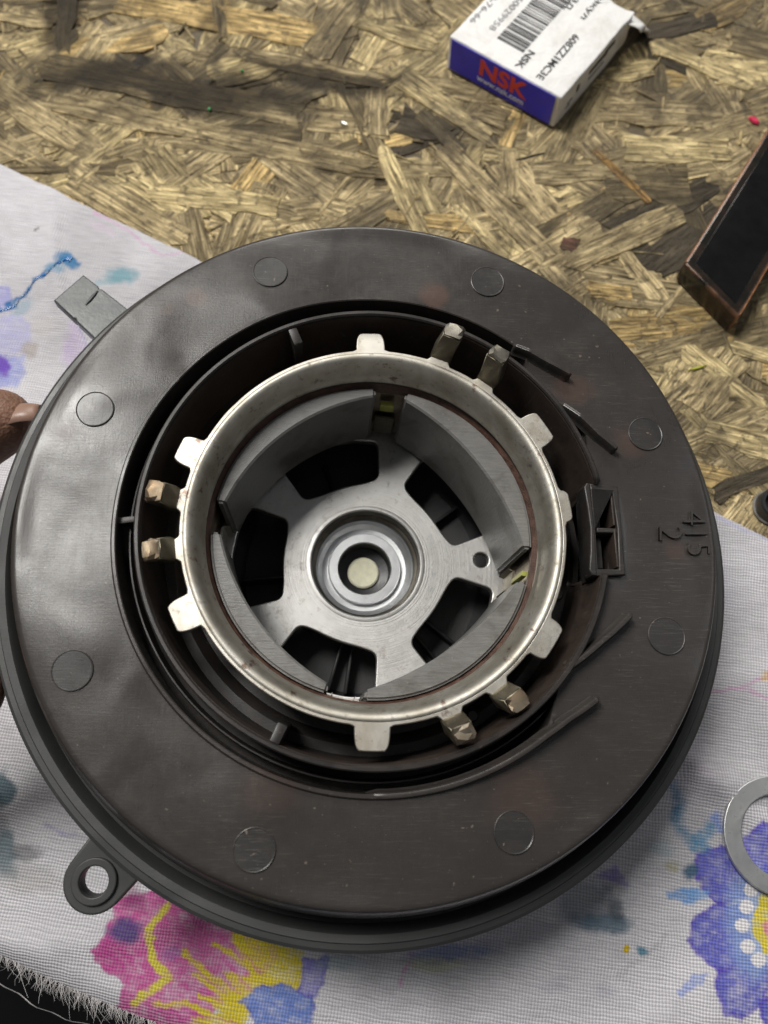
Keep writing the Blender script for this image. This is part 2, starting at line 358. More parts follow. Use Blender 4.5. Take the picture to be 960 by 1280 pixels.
for (a, b, w, k) in HAND:
    A, B = T(*a), T(*b); d = B - A; c = (A + B) / 2; V, F, UV, TC = [], [], [], []
    strand_geo((c.x, c.y), math.atan2(d.y, d.x), d.length * .96, w / 52, random.uniform(.085, .105), random.gauss(0, .003), random.gauss(0, .012), tuple(v * 1.02 for v in PAL[k]), V, F, UV, TC)
    strand_obj('wood_strand', V, F, UV, TC, bench); n_ind += 1
while n_ind < 290:
    p = T(*spot()); V, F, UV, TC = [], [], [], []
    strand_geo((p.x, p.y), random.gauss(.3, .9), random.uniform(1.4, 3.8), random.uniform(.6, 1.5), random.uniform(.045, .085), random.gauss(0, .006), random.gauss(0, .016), rtone(), V, F, UV, TC)
    strand_obj('wood_strand', V, F, UV, TC, bench); n_ind += 1

# ================================================================== CLOTH with its flat print
A0, A1 = T(0, 205, .16), T(960, 672, .16)
es = (A1 - A0); es.z = 0; es.normalize(); et = Vector((es.y, -es.x, 0))
if et.y > 0: et = -et
low = [T(*p, .1) for p in ((-420, 1020), (-120, 1148), (0, 1199), (60, 1228), (110, 1250), (165, 1272), (240, 1302), (420, 1372), (1900, 2100))]
lows = [((q - A0).dot(es), (q - A0).dot(et)) for q in low]
lowS = np.array([q[0] for q in lows]); lowT = np.array([q[1] for q in lows])
NS, NTT = 860, 640
sv = np.linspace(-4.5, 27.5, NS); tm = np.minimum(np.interp(sv, lowS, lowT), 27.0)
tt = np.linspace(0, 1, NTT)
Sg = np.repeat(sv[:, None], NTT, 1); Tg = tt[None, :] * tm[:, None]
wig = np.array([noise.noise((s * .9, 3.1, 0)) * .035 + noise.noise((s * 3.5, 8, 0)) * .012 for s in sv])
Tg = Tg + wig[:, None] * (1 - tt[None, :]) ** 8
Xw = A0.x + Sg * es.x + Tg * et.x; Yw = A0.y + Sg * es.y + Tg * et.y
def waves(X, Y):
    z = .022 * np.sin(.9 * X + .5 * Y + 1.0) + .018 * np.sin(-.7 * X + 1.3 * Y + .4) + .010 * np.sin(2.1 * X + 1.1 * Y) + .008 * np.sin(3.3 * Y - 1.7 * X + 2) + .03 * np.sin(.55 * X - .8 * Y) * np.sin(.35 * X + .4 * Y + .5)
    for (a, b, c_, w, h) in ((.8, .6, 5.2, .30, .10), (.55, -.83, 3.0, .35, .09), (.95, .3, -4.3, .25, .08), (.3, .95, -6.6, .3, .10), (.9, -.44, 9.6, .35, .05), (.7, .7, 10.2, .28, .05), (-.2, .98, -2.0, .3, .06)):
        q = a * X + b * Y - c_ + .25 * np.sin(.8 * (b * X - a * Y)); z = z + 1.5 * h * np.exp(-(q / w) ** 2) * (.5 + .5 * np.sin(.5 * (b * X - a * Y) + c_))
    return z
Zw = .20 + waves(Xw, Yw)
hem = np.clip(Tg / .22, 0, 1); Zw -= .05 * (1 - hem) ** 2
d_edge = tm[:, None] - Tg; Zw -= .25 * np.clip(1 - d_edge / .5, 0, 1) ** 2
# coordinates of the print, laid on the level cloth plane
dz = .16 - HC
Rv = np.stack([Xw, Yw, np.full_like(Xw, dz)], -1)
cx_ = Rv @ np.array(AX); cy_ = Rv @ np.array(AD); cz_ = Rv @ np.array(AF)
U = 480 + FPX * cx_ / cz_; Vv = 640 + FPX * cy_ / cz_
def vnoise(scale, seed, oct=3):
    out = np.zeros_like(U); amp = 1; tot = 0
    for o in range(oct):
        r = np.random.default_rng(seed + o); g = r.random((66, 66)); s = scale / 2 ** o
        x = (U / s + 17.3 * o) % 64; y = (Vv / s + 5.1 * o) % 64
        i = x.astype(int); j = y.astype(int); fx = x - i; fy = y - j; fx = fx * fx * (3 - 2 * fx); fy = fy * fy * (3 - 2 * fy)
        out += amp * (g[i, j] * (1 - fx) * (1 - fy) + g[i + 1, j] * fx * (1 - fy) + g[i, j + 1] * (1 - fx) * fy + g[i + 1, j + 1] * fx * fy); tot += amp; amp *= .55
    return out / tot
nA, nB, nC, nD = vnoise(130, 1), vnoise(34, 11), vnoise(11, 21), vnoise(5, 31, 2)
Uj, Vj = U + (nB - .5) * 10 + (nC - .5) * 8 + (vnoise(5, 61, 2) - .5) * 4, Vv + (vnoise(34, 41) - .5) * 10 + (vnoise(11, 51) - .5) * 8 + (nD - .5) * 4
C = np.ones(U.shape + (3,)) * np.array([.775, .77, .795]); 
C *= (1 - .20 * np.clip((nA - .48) * 4, 0, 1))[..., None] * np.array([1, .985, 1]); C *= (1 - .07 * np.clip((nB - .55) * 4, 0, 1))[..., None]
def blend(a, col):
    global C
    a = np.clip(a, 0, 1)[..., None]; C = C * (1 - a) + np.array(col) * a
def sd_poly(P, X, Y):
    d = np.full(X.shape, 1e9); ins = np.zeros(X.shape, bool); n = len(P)
    for i in range(n):
        (x1, y1), (x2, y2) = P[i], P[(i + 1) % n]; ex, ey = x2 - x1, y2 - y1
        t = np.clip(((X - x1) * ex + (Y - y1) * ey) / (ex * ex + ey * ey + 1e-9), 0, 1)
        d = np.minimum(d, np.hypot(X - x1 - t * ex, Y - y1 - t * ey))
        c = ((y1 > Y) != (y2 > Y)) & (X < (x2 - x1) * (Y - y1) / ((y2 - y1) + 1e-9) + x1); ins ^= c
    return np.where(ins, -d, d)
def sd_line(P, X, Y):
    d = np.full(X.shape, 1e9)
    for i in range(len(P) - 1):
        (x1, y1), (x2, y2) = P[i], P[i + 1]; ex, ey = x2 - x1, y2 - y1
        t = np.clip(((X - x1) * ex + (Y - y1) * ey) / (ex * ex + ey * ey + 1e-9), 0, 1)
        d = np.minimum(d, np.hypot(X - x1 - t * ex, Y - y1 - t * ey))
    return d
def crop(P, sc, ox, oy): return [(x / sc + ox, y / sc + oy) for x, y in P]
def poly(P, col, a=.8, soft=8, edge=None, ew=2.5, ea=.8):
    d = sd_poly(P, Uj, Vj); k = np.clip(.5 - d / soft, 0, 1)
    blend(k * a * (.30 + .75 * nC + .55 * nD), col)
    if edge is not None: blend(np.clip(1 - np.abs(d) / ew, 0, 1) * ea * (.3 + .8 * nC + .5 * nD), edge)
def line(P, col, w, a=.8, soft=4): blend(np.clip((w - sd_line(P, Uj, Vj)) / soft, 0, 1) * a * (.3 + .8 * nC + .5 * nD), col)
def blot(x, y, rx, ry, col, a=.7, rot=0, pw=1.5):
    dx, dy = Uj - x, Vj - y; c, s = math.cos(rot), math.sin(rot)
    r = np.hypot((dx * c + dy * s) / rx, (-dx * s + dy * c) / ry) + (nB - .5) * .7 + (nC - .5) * .35
    blend(np.clip((1.25 - r) * 1.5, 0, 1) * a, col)
# flower, lower left (px on the cloth plane)
k = lambda P: crop(P, 2, 0, 1000)
PINK, MAG_, YEL, BLU, VIO, LBL = (.68, .15, .42), (.55, .05, .30), (.74, .60, .03), (.10, .14, .55), (.10, .06, .50), (.25, .38, .75)
poly(k([(290, 240), (430, 230), (560, 300), (640, 340), (700, 380), (620, 470), (560, 500), (470, 590), (270, 600), (300, 510), (315, 455), (260, 425), (235, 375), (275, 330)]), (.66, .13, .38), .9, 3, MAG_, 3, .7)
poly(k([(235, 375), (290, 320), (330, 380), (320, 450), (260, 425)]), MAG_, .5, 8)
poly(k([(430, 290), (520, 320), (560, 400), (420, 440), (395, 360)]), (.70, .16, .42), .45, 10)
poly(k([(580, 330), (760, 380), (748, 470), (690, 480), (640, 470), (600, 500), (620, 545), (560, 600), (440, 600), (480, 545), (560, 530), (520, 490), (600, 480), (560, 430), (640, 440)]), YEL, .95, 3)
for P in ([(460, 380), (540, 440), (610, 500)], [(490, 430), (560, 480), (620, 530)], [(540, 362), (600, 400), (670, 460)], [(590, 350), (640, 420), (690, 460)], [(390, 512), (480, 515), (580, 545)], [(505, 485), (560, 515), (600, 550)]): line(k(P), YEL, 6, .95)
for P in ([(555, 400), (600, 440), (630, 475)], [(610, 380), (650, 430)], [(500, 470), (560, 500)]): line(k(P), PINK, 3, .8)
line(k([(425, 268), (375, 325), (385, 400), (424, 440), (330, 515)]), (.78, .68, .08), 7, 1)
line(k([(300, 505), (335, 450), (440, 435)]), MAG_, 2, .5); line(k([(390, 525), (480, 530), (600, 558)]), MAG_, 3, .8)
poly(k([(598, 500), (640, 470), (720, 462), (780, 490), (786, 520), (760, 600), (650, 600), (625, 530)]), (.17, .26, .64), .95, 3, (.10, .12, .5), 3, .8)
poly(k([(748, 480), (760, 400), (825, 395), (790, 490)]), (.30, .28, .72), .8, 3, (.12, .10, .5), 2.5, .8)
line(k([(640, 520), (700, 500), (760, 520)]), (.10, .12, .5), 2, .6)
blot(157, 1160, 22, 14, (.06, .05, .22), .9); blot(170, 1123, 18, 20, (.25, .03, .15), .75); blot(215, 1190, 14, 10, (.2, .12, .4), .4)
blot(425, 1203, 30, 12, (.35, .5, .55), .5)
# flower, lower right
k = lambda P: crop(P, 3, 640, 1000)
for P in ([(700, 200), (780, 175), (860, 200), (905, 300), (870, 360), (770, 400), (720, 340), (695, 270)], [(655, 520), (690, 440), (770, 400), (880, 400), (890, 580), (780, 640), (720, 600)],
          [(760, 700), (780, 640), (880, 600), (985, 640), (935, 760), (860, 815), (785, 800)], [(930, 770), (1010, 690), (1100, 760), (1080, 900), (950, 880)], [(865, 150), (920, 78), (1000, 90), (1060, 240), (980, 330), (890, 280)],
          [(1060, 560), (1160, 500), (1200, 640), (1100, 700)]):
    poly(k(P), (.14, .15, .58), .95, 4, VIO, 4, .9)
d = sd_poly(k([(820, 300), (900, 260), (1000, 300), (1060, 450), (1020, 600), (900, 690), (830, 620), (800, 450)]), Uj, Vj)
blend(np.clip(.5 - d / 18, 0, 1) * .7, (.28, .42, .74))
for P in ([(720, 250), (840, 300)], [(715, 300), (840, 350)], [(680, 510), (820, 500)], [(700, 560), (820, 560)], [(720, 460), (820, 450)], [(790, 780), (900, 680)], [(830, 800), (920, 700)], [(780, 720), (870, 650)], [(770, 200), (850, 280)]): line(k(P), VIO, 2.2, .45, 4)
for (x, y) in ((895, 335), (878, 400), (863, 470), (882, 548), (920, 597), (935, 300), (985, 620)):
    blend(np.clip(9.5 - np.hypot(U - x / 3 - 640, Vv - y / 3 - 1000), 0, 1), (.84, .82, .84))
poly(k([(905, 440), (940, 350), (1000, 330), (1040, 450), (1000, 590), (940, 570), (905, 510)]), (.80, .66, .05), .95, 3)
poly(k([(945, 470), (990, 430), (1010, 500), (970, 540)]), (.75, .25, .4), .8, 5)
poly(k([(620, 720), (660, 670), (735, 655), (700, 700), (640, 728)]), (.36, .46, .84), .8, 3, (.22, .28, .75), 2, .5)
poly(k([(570, 340), (640, 325), (740, 340), (730, 370), (680, 395), (590, 370)]), (.18, .40, .80), .75, 4)
line(k([(600, -60), (622, 20), (612, 100), (690, 155), (720, 180)]), (.10, .30, .50), 11, .75, 9); line(k([(690, 160), (745, 105)]), (.10, .32, .55), 12, .8, 9); line(k([(760, 55), (785, 110)]), (.2, .32, .75), 7, .7, 4)
blot(866, 1088, 11, 14, (.03, .12, .22), .9); blot(842, 1083, 10, 8, (.40, .38, .12), .5); blot(825, 1062, 14, 12, (.4, .55, .6), .4)
poly(k([(320, 290), (380, 245), (432, 330)]), (.34, .26, .66), .8, 4)
blot(738, 1128, 46, 30, (.16, .19, .23), .55); blot(752, 1152, 36, 14, (.06, .16, .24), .75); blot(770, 1135, 10, 16, (.07, .10, .13), .7); blot(730, 1118, 20, 10, (.6, .6, .6), .4)
blend(np.clip(5 - np.hypot(U - 783, (Vv - 1186) * .85), 0, 1), (.72, .50, .02)); blot(803, 1188, 9, 6, (.10, .28, .38), .95)
line(k([(400, 660), (440, 620), (500, 590), (580, 500)]), (.30, .29, .29), 4, .5, 6); blot(756, 1240, 14, 8, (.5, .48, .58), .4); blot(690, 1233, 20, 8, (.55, .52, .62), .35)
# right and along the bottom
k = lambda P: crop(P, 3.765, 760, 560)
line(k([(430, 1160), (500, 1145), (610, 1125), (790, 1045)]), (.70, .28, .56), 3.2, .8); line(k([(600, 1125), (700, 1150), (800, 1190)]), (.72, .30, .58), 3, .75); blot(958, 843, 7, 6, (.75, .5, .15), .7); blot(915, 880, 30, 16, (.62, .6, .66), .35)
line([(520, 1150), (512, 1195), (502, 1232)], (.72, .22, .56), 3, .85); line([(412, 1150), (408, 1190), (400, 1225)], (.2, .2, .7), 3, .7)
blot(560, 1190, 52, 13, (.18, .24, .48), .65, -.15); blot(545, 1206, 42, 9, (.66, .66, .40), .5); blot(640, 1165, 60, 18, (.45, .44, .50), .35)
line([(900, 648), (960, 676), (1000, 690)], (.40, .42, .78), 3, .5, 3); blot(880, 730, 46, 40, (.72, .70, .82), .4); blot(850, 960, 40, 40, (.66, .60, .70), .4)
# upper left
k = lambda P: crop(P, 3.692, 0, 180)
LAV = (.42, .42, .78)
poly(k([(-60, 640), (40, 665), (65, 720), (40, 760), (-60, 790)]), LAV, .75, 4, (.34, .34, .72), 2, .4)
poly(k([(-40, 800), (90, 785), (140, 840), (130, 920), (90, 960), (-40, 975)]), (.50, .50, .80), .7, 6); poly(k([(-40, 960), (100, 980), (115, 1050), (80, 1120), (-40, 1140)]), (.36, .40, .78), .8, 5); blot(2, 457, 9, 12, (.16, .05, .55), .9)
poly(k([(340, 820), (380, 880), (402, 945), (330, 1040), (290, 1000), (310, 900)]), (.60, .48, .72), .6, 8); line(k([(345, 830), (385, 890), (402, 945), (375, 985)]), (.28, .28, .66), 2.6, .75)
poly(k([(-40, 1140), (60, 1150), (90, 1210), (-40, 1230)]), (.62, .50, .74), .5, 8)
line(k([(440, 310), (560, 390), (640, 440), (700, 490), (750, 520), (840, 510)]), (.74, .36, .64), 2.8, .75); blot(128, 287, 18, 6, (.78, .62, .76), .4, .5)
line(k([(-30, 775), (60, 740), (120, 680), (160, 620), (220, 600), (270, 560), (310, 525), (360, 550)]), (.03, .17, .42), 3.4, .95, 2.5); blot(84, 326, 14, 9, (.03, .22, .46), .9, .3); blot(66, 340, 12, 6, (.15, .38, .58), .6); blot(30, 382, 20, 9, (.25, .42, .55), .5, -.6)
blot(152, 345, 20, 11, (.12, .36, .44), .75); blot(138, 352, 22, 5, (.25, .45, .52), .55, -.2); blot(35, 438, 10, 9, (.42, .36, .32), .6); blot(55, 410, 18, 16, (.6, .56, .54), .4); blot(46, 287, 3, 2, (.1, .1, .1), .8)
# soiling, lower left
blot(4, 985, 16, 26, (.05, .14, .18), .85); blot(6, 1062, 16, 34, (.06, .16, .20), .7); blot(34, 1066, 20, 12, (.10, .11, .11), .6); blot(40, 1100, 40, 20, (.42, .42, .40), .5); blot(15, 930, 40, 26, (.46, .45, .45), .5)
line([(58, 1032), (78, 1042), (97, 1045)], (.30, .28, .55), 4, .6, 5); blot(210, 1040, 60, 40, (.5, .5, .5), .4)

verts = np.stack([Xw, Yw, Zw], -1).reshape(-1, 3)
ii, jj = np.meshgrid(np.arange(NS - 1), np.arange(NTT - 1), indexing='ij'); q0 = ii * NTT + jj
quads = np.stack([q0, q0 + 1, q0 + NTT + 1, q0 + NTT], -1).reshape(-1, 4)
me = bpy.data.meshes.new('cloth'); me.vertices.add(len(verts)); me.vertices.foreach_set('co', verts.astype(np.float32).ravel())
me.loops.add(quads.size); me.loops.foreach_set('vertex_index', quads.astype(np.int32).ravel()); me.polygons.add(len(quads)); me.polygons.foreach_set('loop_start', np.arange(0, quads.size, 4, dtype=np.int32))
me.update(calc_edges=True)
ca = me.color_attributes.new('print', 'FLOAT_COLOR', 'POINT'); ca.data.foreach_set('color', np.concatenate([C.reshape(-1, 3), np.ones((len(verts), 1))], 1).astype(np.float32).ravel())
if me.polygons[0].normal.z < 0: me.flip_normals()
me.shade_smooth()
t = NT('printed_cotton'); c = t.coord(); rot = t.map(c, rot=(0, 0, R_(8)))
wob = t.n('ShaderNodeVectorMath', _operation='SCALE'); nz = t.n('ShaderNodeTexNoise'); t.put(nz.inputs['Vector'], c); nz.inputs['Scale'].default_value = 1.6; nz.inputs['Detail'].default_value = 5
t.put(wob.inputs[0], nz.outputs['Color']); wob.inputs['Scale'].default_value = .12
add = t.n('ShaderNodeVectorMath', _operation='ADD'); t.put(add.inputs[0], rot); t.put(add.inputs[1], wob.outputs[0]); wv = add.outputs[0]
def wave(dirn, sc):
    o = t.n('ShaderNodeTexWave', _wave_type='BANDS', _bands_direction=dirn); t.put(o.inputs['Vector'], wv); o.inputs['Scale'].default_value = sc; o.inputs['Distortion'].default_value = .7; o.inputs['Detail'].default_value = 1; return o.outputs['Fac']
per = .064                                     # thread spacing
wx, wy = wave('X', 0.314159 / per), wave('Y', 0.314159 / per)
thr = t.math('MINIMUM', wx, 1.0); hole = t.math('MULTIPLY', t.rng(wx, .0, .42, 1, 0), t.rng(wy, .0, .42, 1, 0))
gap = t.math('MAXIMUM', t.rng(wx, 0, .3, .5, 0), t.rng(wy, 0, .3, .5, 0)); gap = t.math('MAXIMUM', gap, hole)
irr = t.rng(t.noise(t.map(wv, (3, 40, 1)), .6, 3, .6), .32, .7, .3, 1.15)
pr = t.n('ShaderNodeAttribute', _attribute_name='print').outputs['Color']
col = t.mix(t.rng(gap, 0, 1, 0, .66), pr, (.16, .15, .16)); col = t.mix(1.0, col, t.ramp(irr, [(0, (.70, .70, .71)), (1, (1, 1, 1))]), 'MULTIPLY')
t.bs(Base_Color=col, Roughness=.85, Normal=t.bump(t.math('ADD', wx, wy), .45, .03)); t.b.inputs['Specular IOR Level'].default_value = .2
me.materials.append(t.m)
cloth = link(bpy.data.objects.new('cloth', me))
tag(cloth, 'white woven cotton rag printed with flowers and stained with paint, lying under the motor', 'cloth')
# frayed threads along its lower edge
cot = plain('cotton_thread', (.72, .69, .68), .85, 0, .15)
V, F = [], []
def hair(P, r):
    b = len(V); n = len(P)
    for i, p in enumerate(P):
        rr = r * (1 - .6 * i / (n - 1))
        for q in range(3): V.append((p[0] + rr * math.cos(2.094 * q), p[1] + rr * math.sin(2.094 * q) * .7, p[2] + rr * math.sin(2.094 * q)))
    for i in range(n - 1):
        for q in range(3): F.append((b + i * 3 + q, b + i * 3 + (q + 1) % 3, b + (i + 1) * 3 + (q + 1) % 3, b + (i + 1) * 3 + q))
for i in range(620):
    s = random.uniform(lowS[1], lowS[7]); tb = float(np.interp(s, lowS, lowT)) - .06; L = random.uniform(.12, .36) * (1.5 if random.random() < .1 else 1); sk = random.gauss(.1, .55); cu_ = random.gauss(0, .07)
    P = []
    for q in range(5):
        f = q / 4; p = A0 + es * (s + sk * L * f + .03 * math.sin(f * 5 + i) + cu_ * f * f * 2) + et * (tb + L * f); P.append((p.x, p.y, .0 + .06 - .12 * f * f + random.uniform(-.01, .02)))
    hair(P, random.uniform(.004, .0095))
P = []
for q in range(60):
    s = lowS[1] + q * (lowS[7] - lowS[1]) / 59; p = A0 + es * s + et * (float(np.interp(s, lowS, lowT)) + .46 + .05 * math.sin(q * .35) + .02 * math.sin(q * 1.3)); P.append((p.x, p.y, -.04))
b = len(V); hair(P, .026)
fr = mk('fringe', V, F, cot, cloth); fr['kind'] = 'stuff'
# wet blue paint sitting proud of the weave
PB = plain('wet_blue_paint', (.02, .13, .36), .12, 0, .35, 3, .3, .7)
pts = crop([(-30, 775), (60, 742), (120, 680), (160, 620), (222, 600), (270, 560), (312, 528), (330, 535)], 3.692, 0, 180)
V, F = [], []; dense = []
for i in range(len(pts) - 1):
    for q in range(8): f = q / 8; dense.append((pts[i][0] * (1 - f) + pts[i + 1][0] * f + random.gauss(0, .5), pts[i][1] * (1 - f) + pts[i + 1][1] * f + random.gauss(0, .5)))
for i, p in enumerate(dense):
    w = T(p[0], p[1], .2); zz = .2 + float(waves(np.array(w.x), np.array(w.y))); rr = .030 + .02 * abs(math.sin(i * .8)) + (.03 if i > 44 else 0)
    for q in range(8): a = q * PI / 4; V.append((w.x + rr * math.cos(a) * .4, w.y + rr * math.cos(a), zz + rr * .55 * math.sin(a)))
for i in range(len(dense) - 1):
    for q in range(8): F.append((i * 8 + q, i * 8 + (q + 1) % 8, (i + 1) * 8 + (q + 1) % 8, (i + 1) * 8 + q))
mk('paint_bead', V, F, PB, cloth)

# ================================================================== THE MOTOR HOUSING
motor = thing('motor_housing', 'round black plastic motor housing with open steel can of magnets lying on cloth', 'motor', MM)
def pz(x, y):
    r = math.hypot(x, y); a = math.atan2(y, x)
    w = noise.noise((x * 2.4, y * 2.4, 1.7)) * .0065 + noise.noise((x * 5.5, y * 5.5, 7.7)) * .0022
    w += .0035 * math.cos(8 * a - R_(8 * 20 + 0)) * sstep(.66, .8, r)
    return w * sstep(.0, .06, 1.0 - r) * sstep(.66, .75, r)
def ri(deg):                                     # inner edge of the plate: a slot round the cup, closed on the connector side
    a = (deg + 180) % 360 - 180
    if a > 51 or a < -52: return .722
    if a > 46: return .668 + (.722 - .668) * sstep(46, 51, a)
    if a > 35: return .668
    if -11.5 < a < 11.2: return .705
    if a > 22: return .668 + .045 * max(0, 1 - abs(a - 27.5) / 7.0) ** .7
    if a > -40: return .668
    return .668 + (.722 - .668) * sstep(-40, -52, a)
N = 540; V, F = [], []
rads = np.linspace(0, 1, 20)[1:]
for i in range(N):
    dg_ = 360 * i / N; r0 = ri(dg_); ca, sa = math.cos(R_(dg_)), math.sin(R_(dg_)); lip = .010 * sstep(.70, .718, r0)
    rows = [(r0, -.16), (r0, -.003 + lip), (r0 + .003, lip), (r0 + .010, lip), (r0 + .016, 0)]
    rows += [(r0 + .016 + (.985 - r0 - .016) * f, 0) for f in rads]
    rows += [(.994, -.001), (.999, -.005), (1.004, -.014), (1.018, -.06), (1.036, -.12), (1.040, -.27), (1.0, -.27), (.80, -.18)]
    for (r, z) in rows: V.append((r * ca, r * sa, z + (pz(r * ca, r * sa) if z > -.02 else 0)))
K = len(rows)
for i in range(N):
    j = (i + 1) % N
    for q in range(K): p = (q + 1) % K; F.append((i * K + q, j * K + q, j * K + p, i * K + p))
plate = mk('mounting_plate', V, F, PLATE, motor, S, 40)
# ejector marks, moulded numerals, ribs
EJM = mat_plastic('brushed_plate_plastic', (.029, .0275, .027), (.046, .038, .033), .31, .41, 1.5).m
for (px, py) in ((338, 341), (609, 353), (120, 513), (806, 543), (91, 838), (833, 795), (642, 1040), (318, 1062)):
    p = M(px, py); rr = .0535; V, F = [], []; n = 40
    V.append((p.x, p.y, pz(p.x, p.y) + .0030))
    for (r, z) in ((rr * .6, .0030), (rr * .93, .0032), (rr * .97, .0042), (rr * 1.0, .0036), (rr * 1.015, -.006)):
        for q in range(n): x, y = p.x + r * math.cos(2 * PI * q / n), p.y + r * math.sin(2 * PI * q / n); V.append((x, y, pz(x, y) + z))
    for q in range(n): F.append((0, 1 + q, 1 + (q + 1) % n))
    for k_ in range(4):
        for q in range(n): a, b = 1 + k_ * n + q, 1 + k_ * n + (q + 1) % n; F.append((a, b, b + n, a + n))
    mk('ejector_mark', V, F, EJM, plate, S, 20)
for (ch, px, py, sz) in (('4', 865.5, 648, .102), ('1', 868.5, 667, .102), ('5', 871.5, 686.5, .102), ('2', 836, 667, .104)):
    p = M(px, py); u = M(px, py + 8) - p; v = M(px + 8, py) - p
    zz = pz(p.x, p.y)
    text('numeral', ch, sz * S, PLATE, plate, Vector((p.x, p.y, zz + .002)) * S, (u.x, u.y, 0), (v.x, v.y, 0), .009 * S, -.0018 * S)
for pts_, w_ in (([(.714, 54, -.01), (.724, 50, 0), (.730, 47, 0), (.738, 44.5, 0), (.762, 39.0, 0)], .017), ([(.684, 35, -.02), (.700, 29.5, 0), (.722, 23.5, 0), (.754, 18.6, 0)], .017), ([(.656, -37.5, .0), (.672, -34, 0), (.700, -28, 0), (.728, -23.5, 0), (.755, -19.3, 0)], .019), ([(.727, -92, -.03), (.727, -80, -.022), (.7275, -70, -.012), (.7285, -60, -.003), (.731, -52, 0), (.741, -46, 0), (.757, -41.5, 0), (.768, -38.6, 0)], .019)):
    sweep('rib', arcpts(pts_, 40), w_, .040, PLATE, plate, S)
lathe('slot_floor', [(.672, -.125), (.690, -.120), (.692, -.060), (.695, -.052), (.699, -.052), (.702, -.060), (.704, -.115), (.724, -.120), (.724, -.14), (.672, -.14)], CUP, plate, 240)
# bridge across the slot on the left
for a_ in (179.2,):
    P8 = []
    for z in (-.06, -.016):
        for (r, d) in ((.66, -.8), (.726, -.75), (.726, .75), (.66, .8)): p = pol(r, a_ + d + (r - .66) * 12); P8.append((p.x, p.y, z))
    box_pts('bridge', P8, CUP, plate, .004, 2, S)
# outer flange under the plate
flange = lathe('flange', [(.85, -.36), (.85, -.30), (1.055, -.30), (1.080, -.285), (1.092, -.236), (1.098, -.228), (1.118, -.224), (1.122, -.229), (1.136, -.229), (1.146, -.236), (1.150, -.25), (1.152, -.34), (1.148, -.36)], FLANGE, motor, 240, sharp=28)
H = .31
e = M(122, 1099, H); inw = -e.normalized(); sd = Vector((-inw.y, inw.x)); outl = []
for q in range(25): a = PI * q / 24; outl.append(e + sd * (.086 * math.cos(a)) - inw * (.086 * math.sin(a)))
outl += [e - sd * .092 + inw * .10, e + sd * .092 + inw * .10]
ear = prism('mounting_ear', [[(p.x, p.y) for p in outl], circ(.040, 32, e.x, e.y)], -H - .03, -H + .03, FLANGE, flange, .006, S)
prism('ear_boss', [circ(.062, 40, e.x, e.y), circ(.0397, 40, e.x, e.y)], -H + .02, -H + .042, FLANGE, ear, .004, S)
H = .36
q4 = [M(69, 379, H), M(106, 347, H), M(190, 412, H), M(140, 446, H)]
CLIP = plain('grey_green_plastic', (.065, .072, .073), .40, 0, .15, 2, .1)
def bil(a, b, f): return a * (1 - f) + b * f
n1, n2 = bil(q4[0], q4[3], .40), bil(q4[1], q4[2], .28); cen = (q4[0] + q4[1] + q4[2] + q4[3]) / 4
prism('clip_tab', [[q4[0], q4[1], bil(q4[1], q4[2], .22), bil(bil(q4[1], q4[2], .24), cen, .07), n2, q4[2], q4[3], n1, bil(bil(q4[0], q4[3], .36), cen, .07), bil(q4[0], q4[3], .34)]], -H - .03, -H + .02, CLIP, flange, .006, S)
tb = bil(q4[0], q4[3], .36); tb2 = bil(q4[1], q4[2], .26)
sweep('tab_ridge', [(bil(tb, tb2, f).x, bil(tb, tb2, f).y, -H + .018) for f in (.45, .6, .75, .9)], .010, .008, CLIP, flange, S)
# cup that carries the steel can; its wall stops either side of the connector socket
def lathe_cut(name, prof, mat, parent, n, sharp=30):
    o = lathe(name, prof, mat, parent, n, sharp=sharp)
    for v_ in o.data.vertices:
        a = math.degrees(math.atan2(v_.co.y, v_.co.x))
        if -11.6 < a < 11.2 and math.hypot(v_.co.x, v_.co.y) > .62 * S: v_.co.z = min(v_.co.z, -.245 * S)
    return o
cup = lathe_cut('cup', [(.652, .036), (.656, .041), (.664, .041), (.668, .036), (.675, -.30), (.60, -.40), (.50, -.40), (.50, -.27), (.575, -.27), (.590, -.245), (.606, -.235), (.634, -.235), (.640, -.20), (.650, -.05)], CUP, motor, 240, sharp=28)
lathe_cut('dusty_inner_wall', [(.6505, .028), (.6475, -.02), (.6405, -.17), (.6415, -.17), (.6485, -.02), (.6515, .028)], WALLIN, cup, 240)
for a_ in (113.4, -114.0):
    P8 = []
    for z in (-.22, .034):
        for (r, d) in ((.600, -1.35), (.652, -1.2), (.652, 1.2), (.600, 1.35)): p = pol(r - (0.0 if z > 0 else .012), a_ + d); P8.append((p.x, p.y, z - (.006 if r < .62 and z > 0 else 0)))
    box_pts('cup_rib', P8, CUP, cup, .005, 2, S)
for a_, r_ in ((62, .60), (45, .60), (-60, .60), (140, .605), (-15, .60)):
    p = pol(r_, a_); lathe('floor_boss', [(.0, -.20), (.014, -.20), (.018, -.206), (.02, -.25), (.0, -.25)], CUP, cup, 20, cx=p.x, cy=p.y)
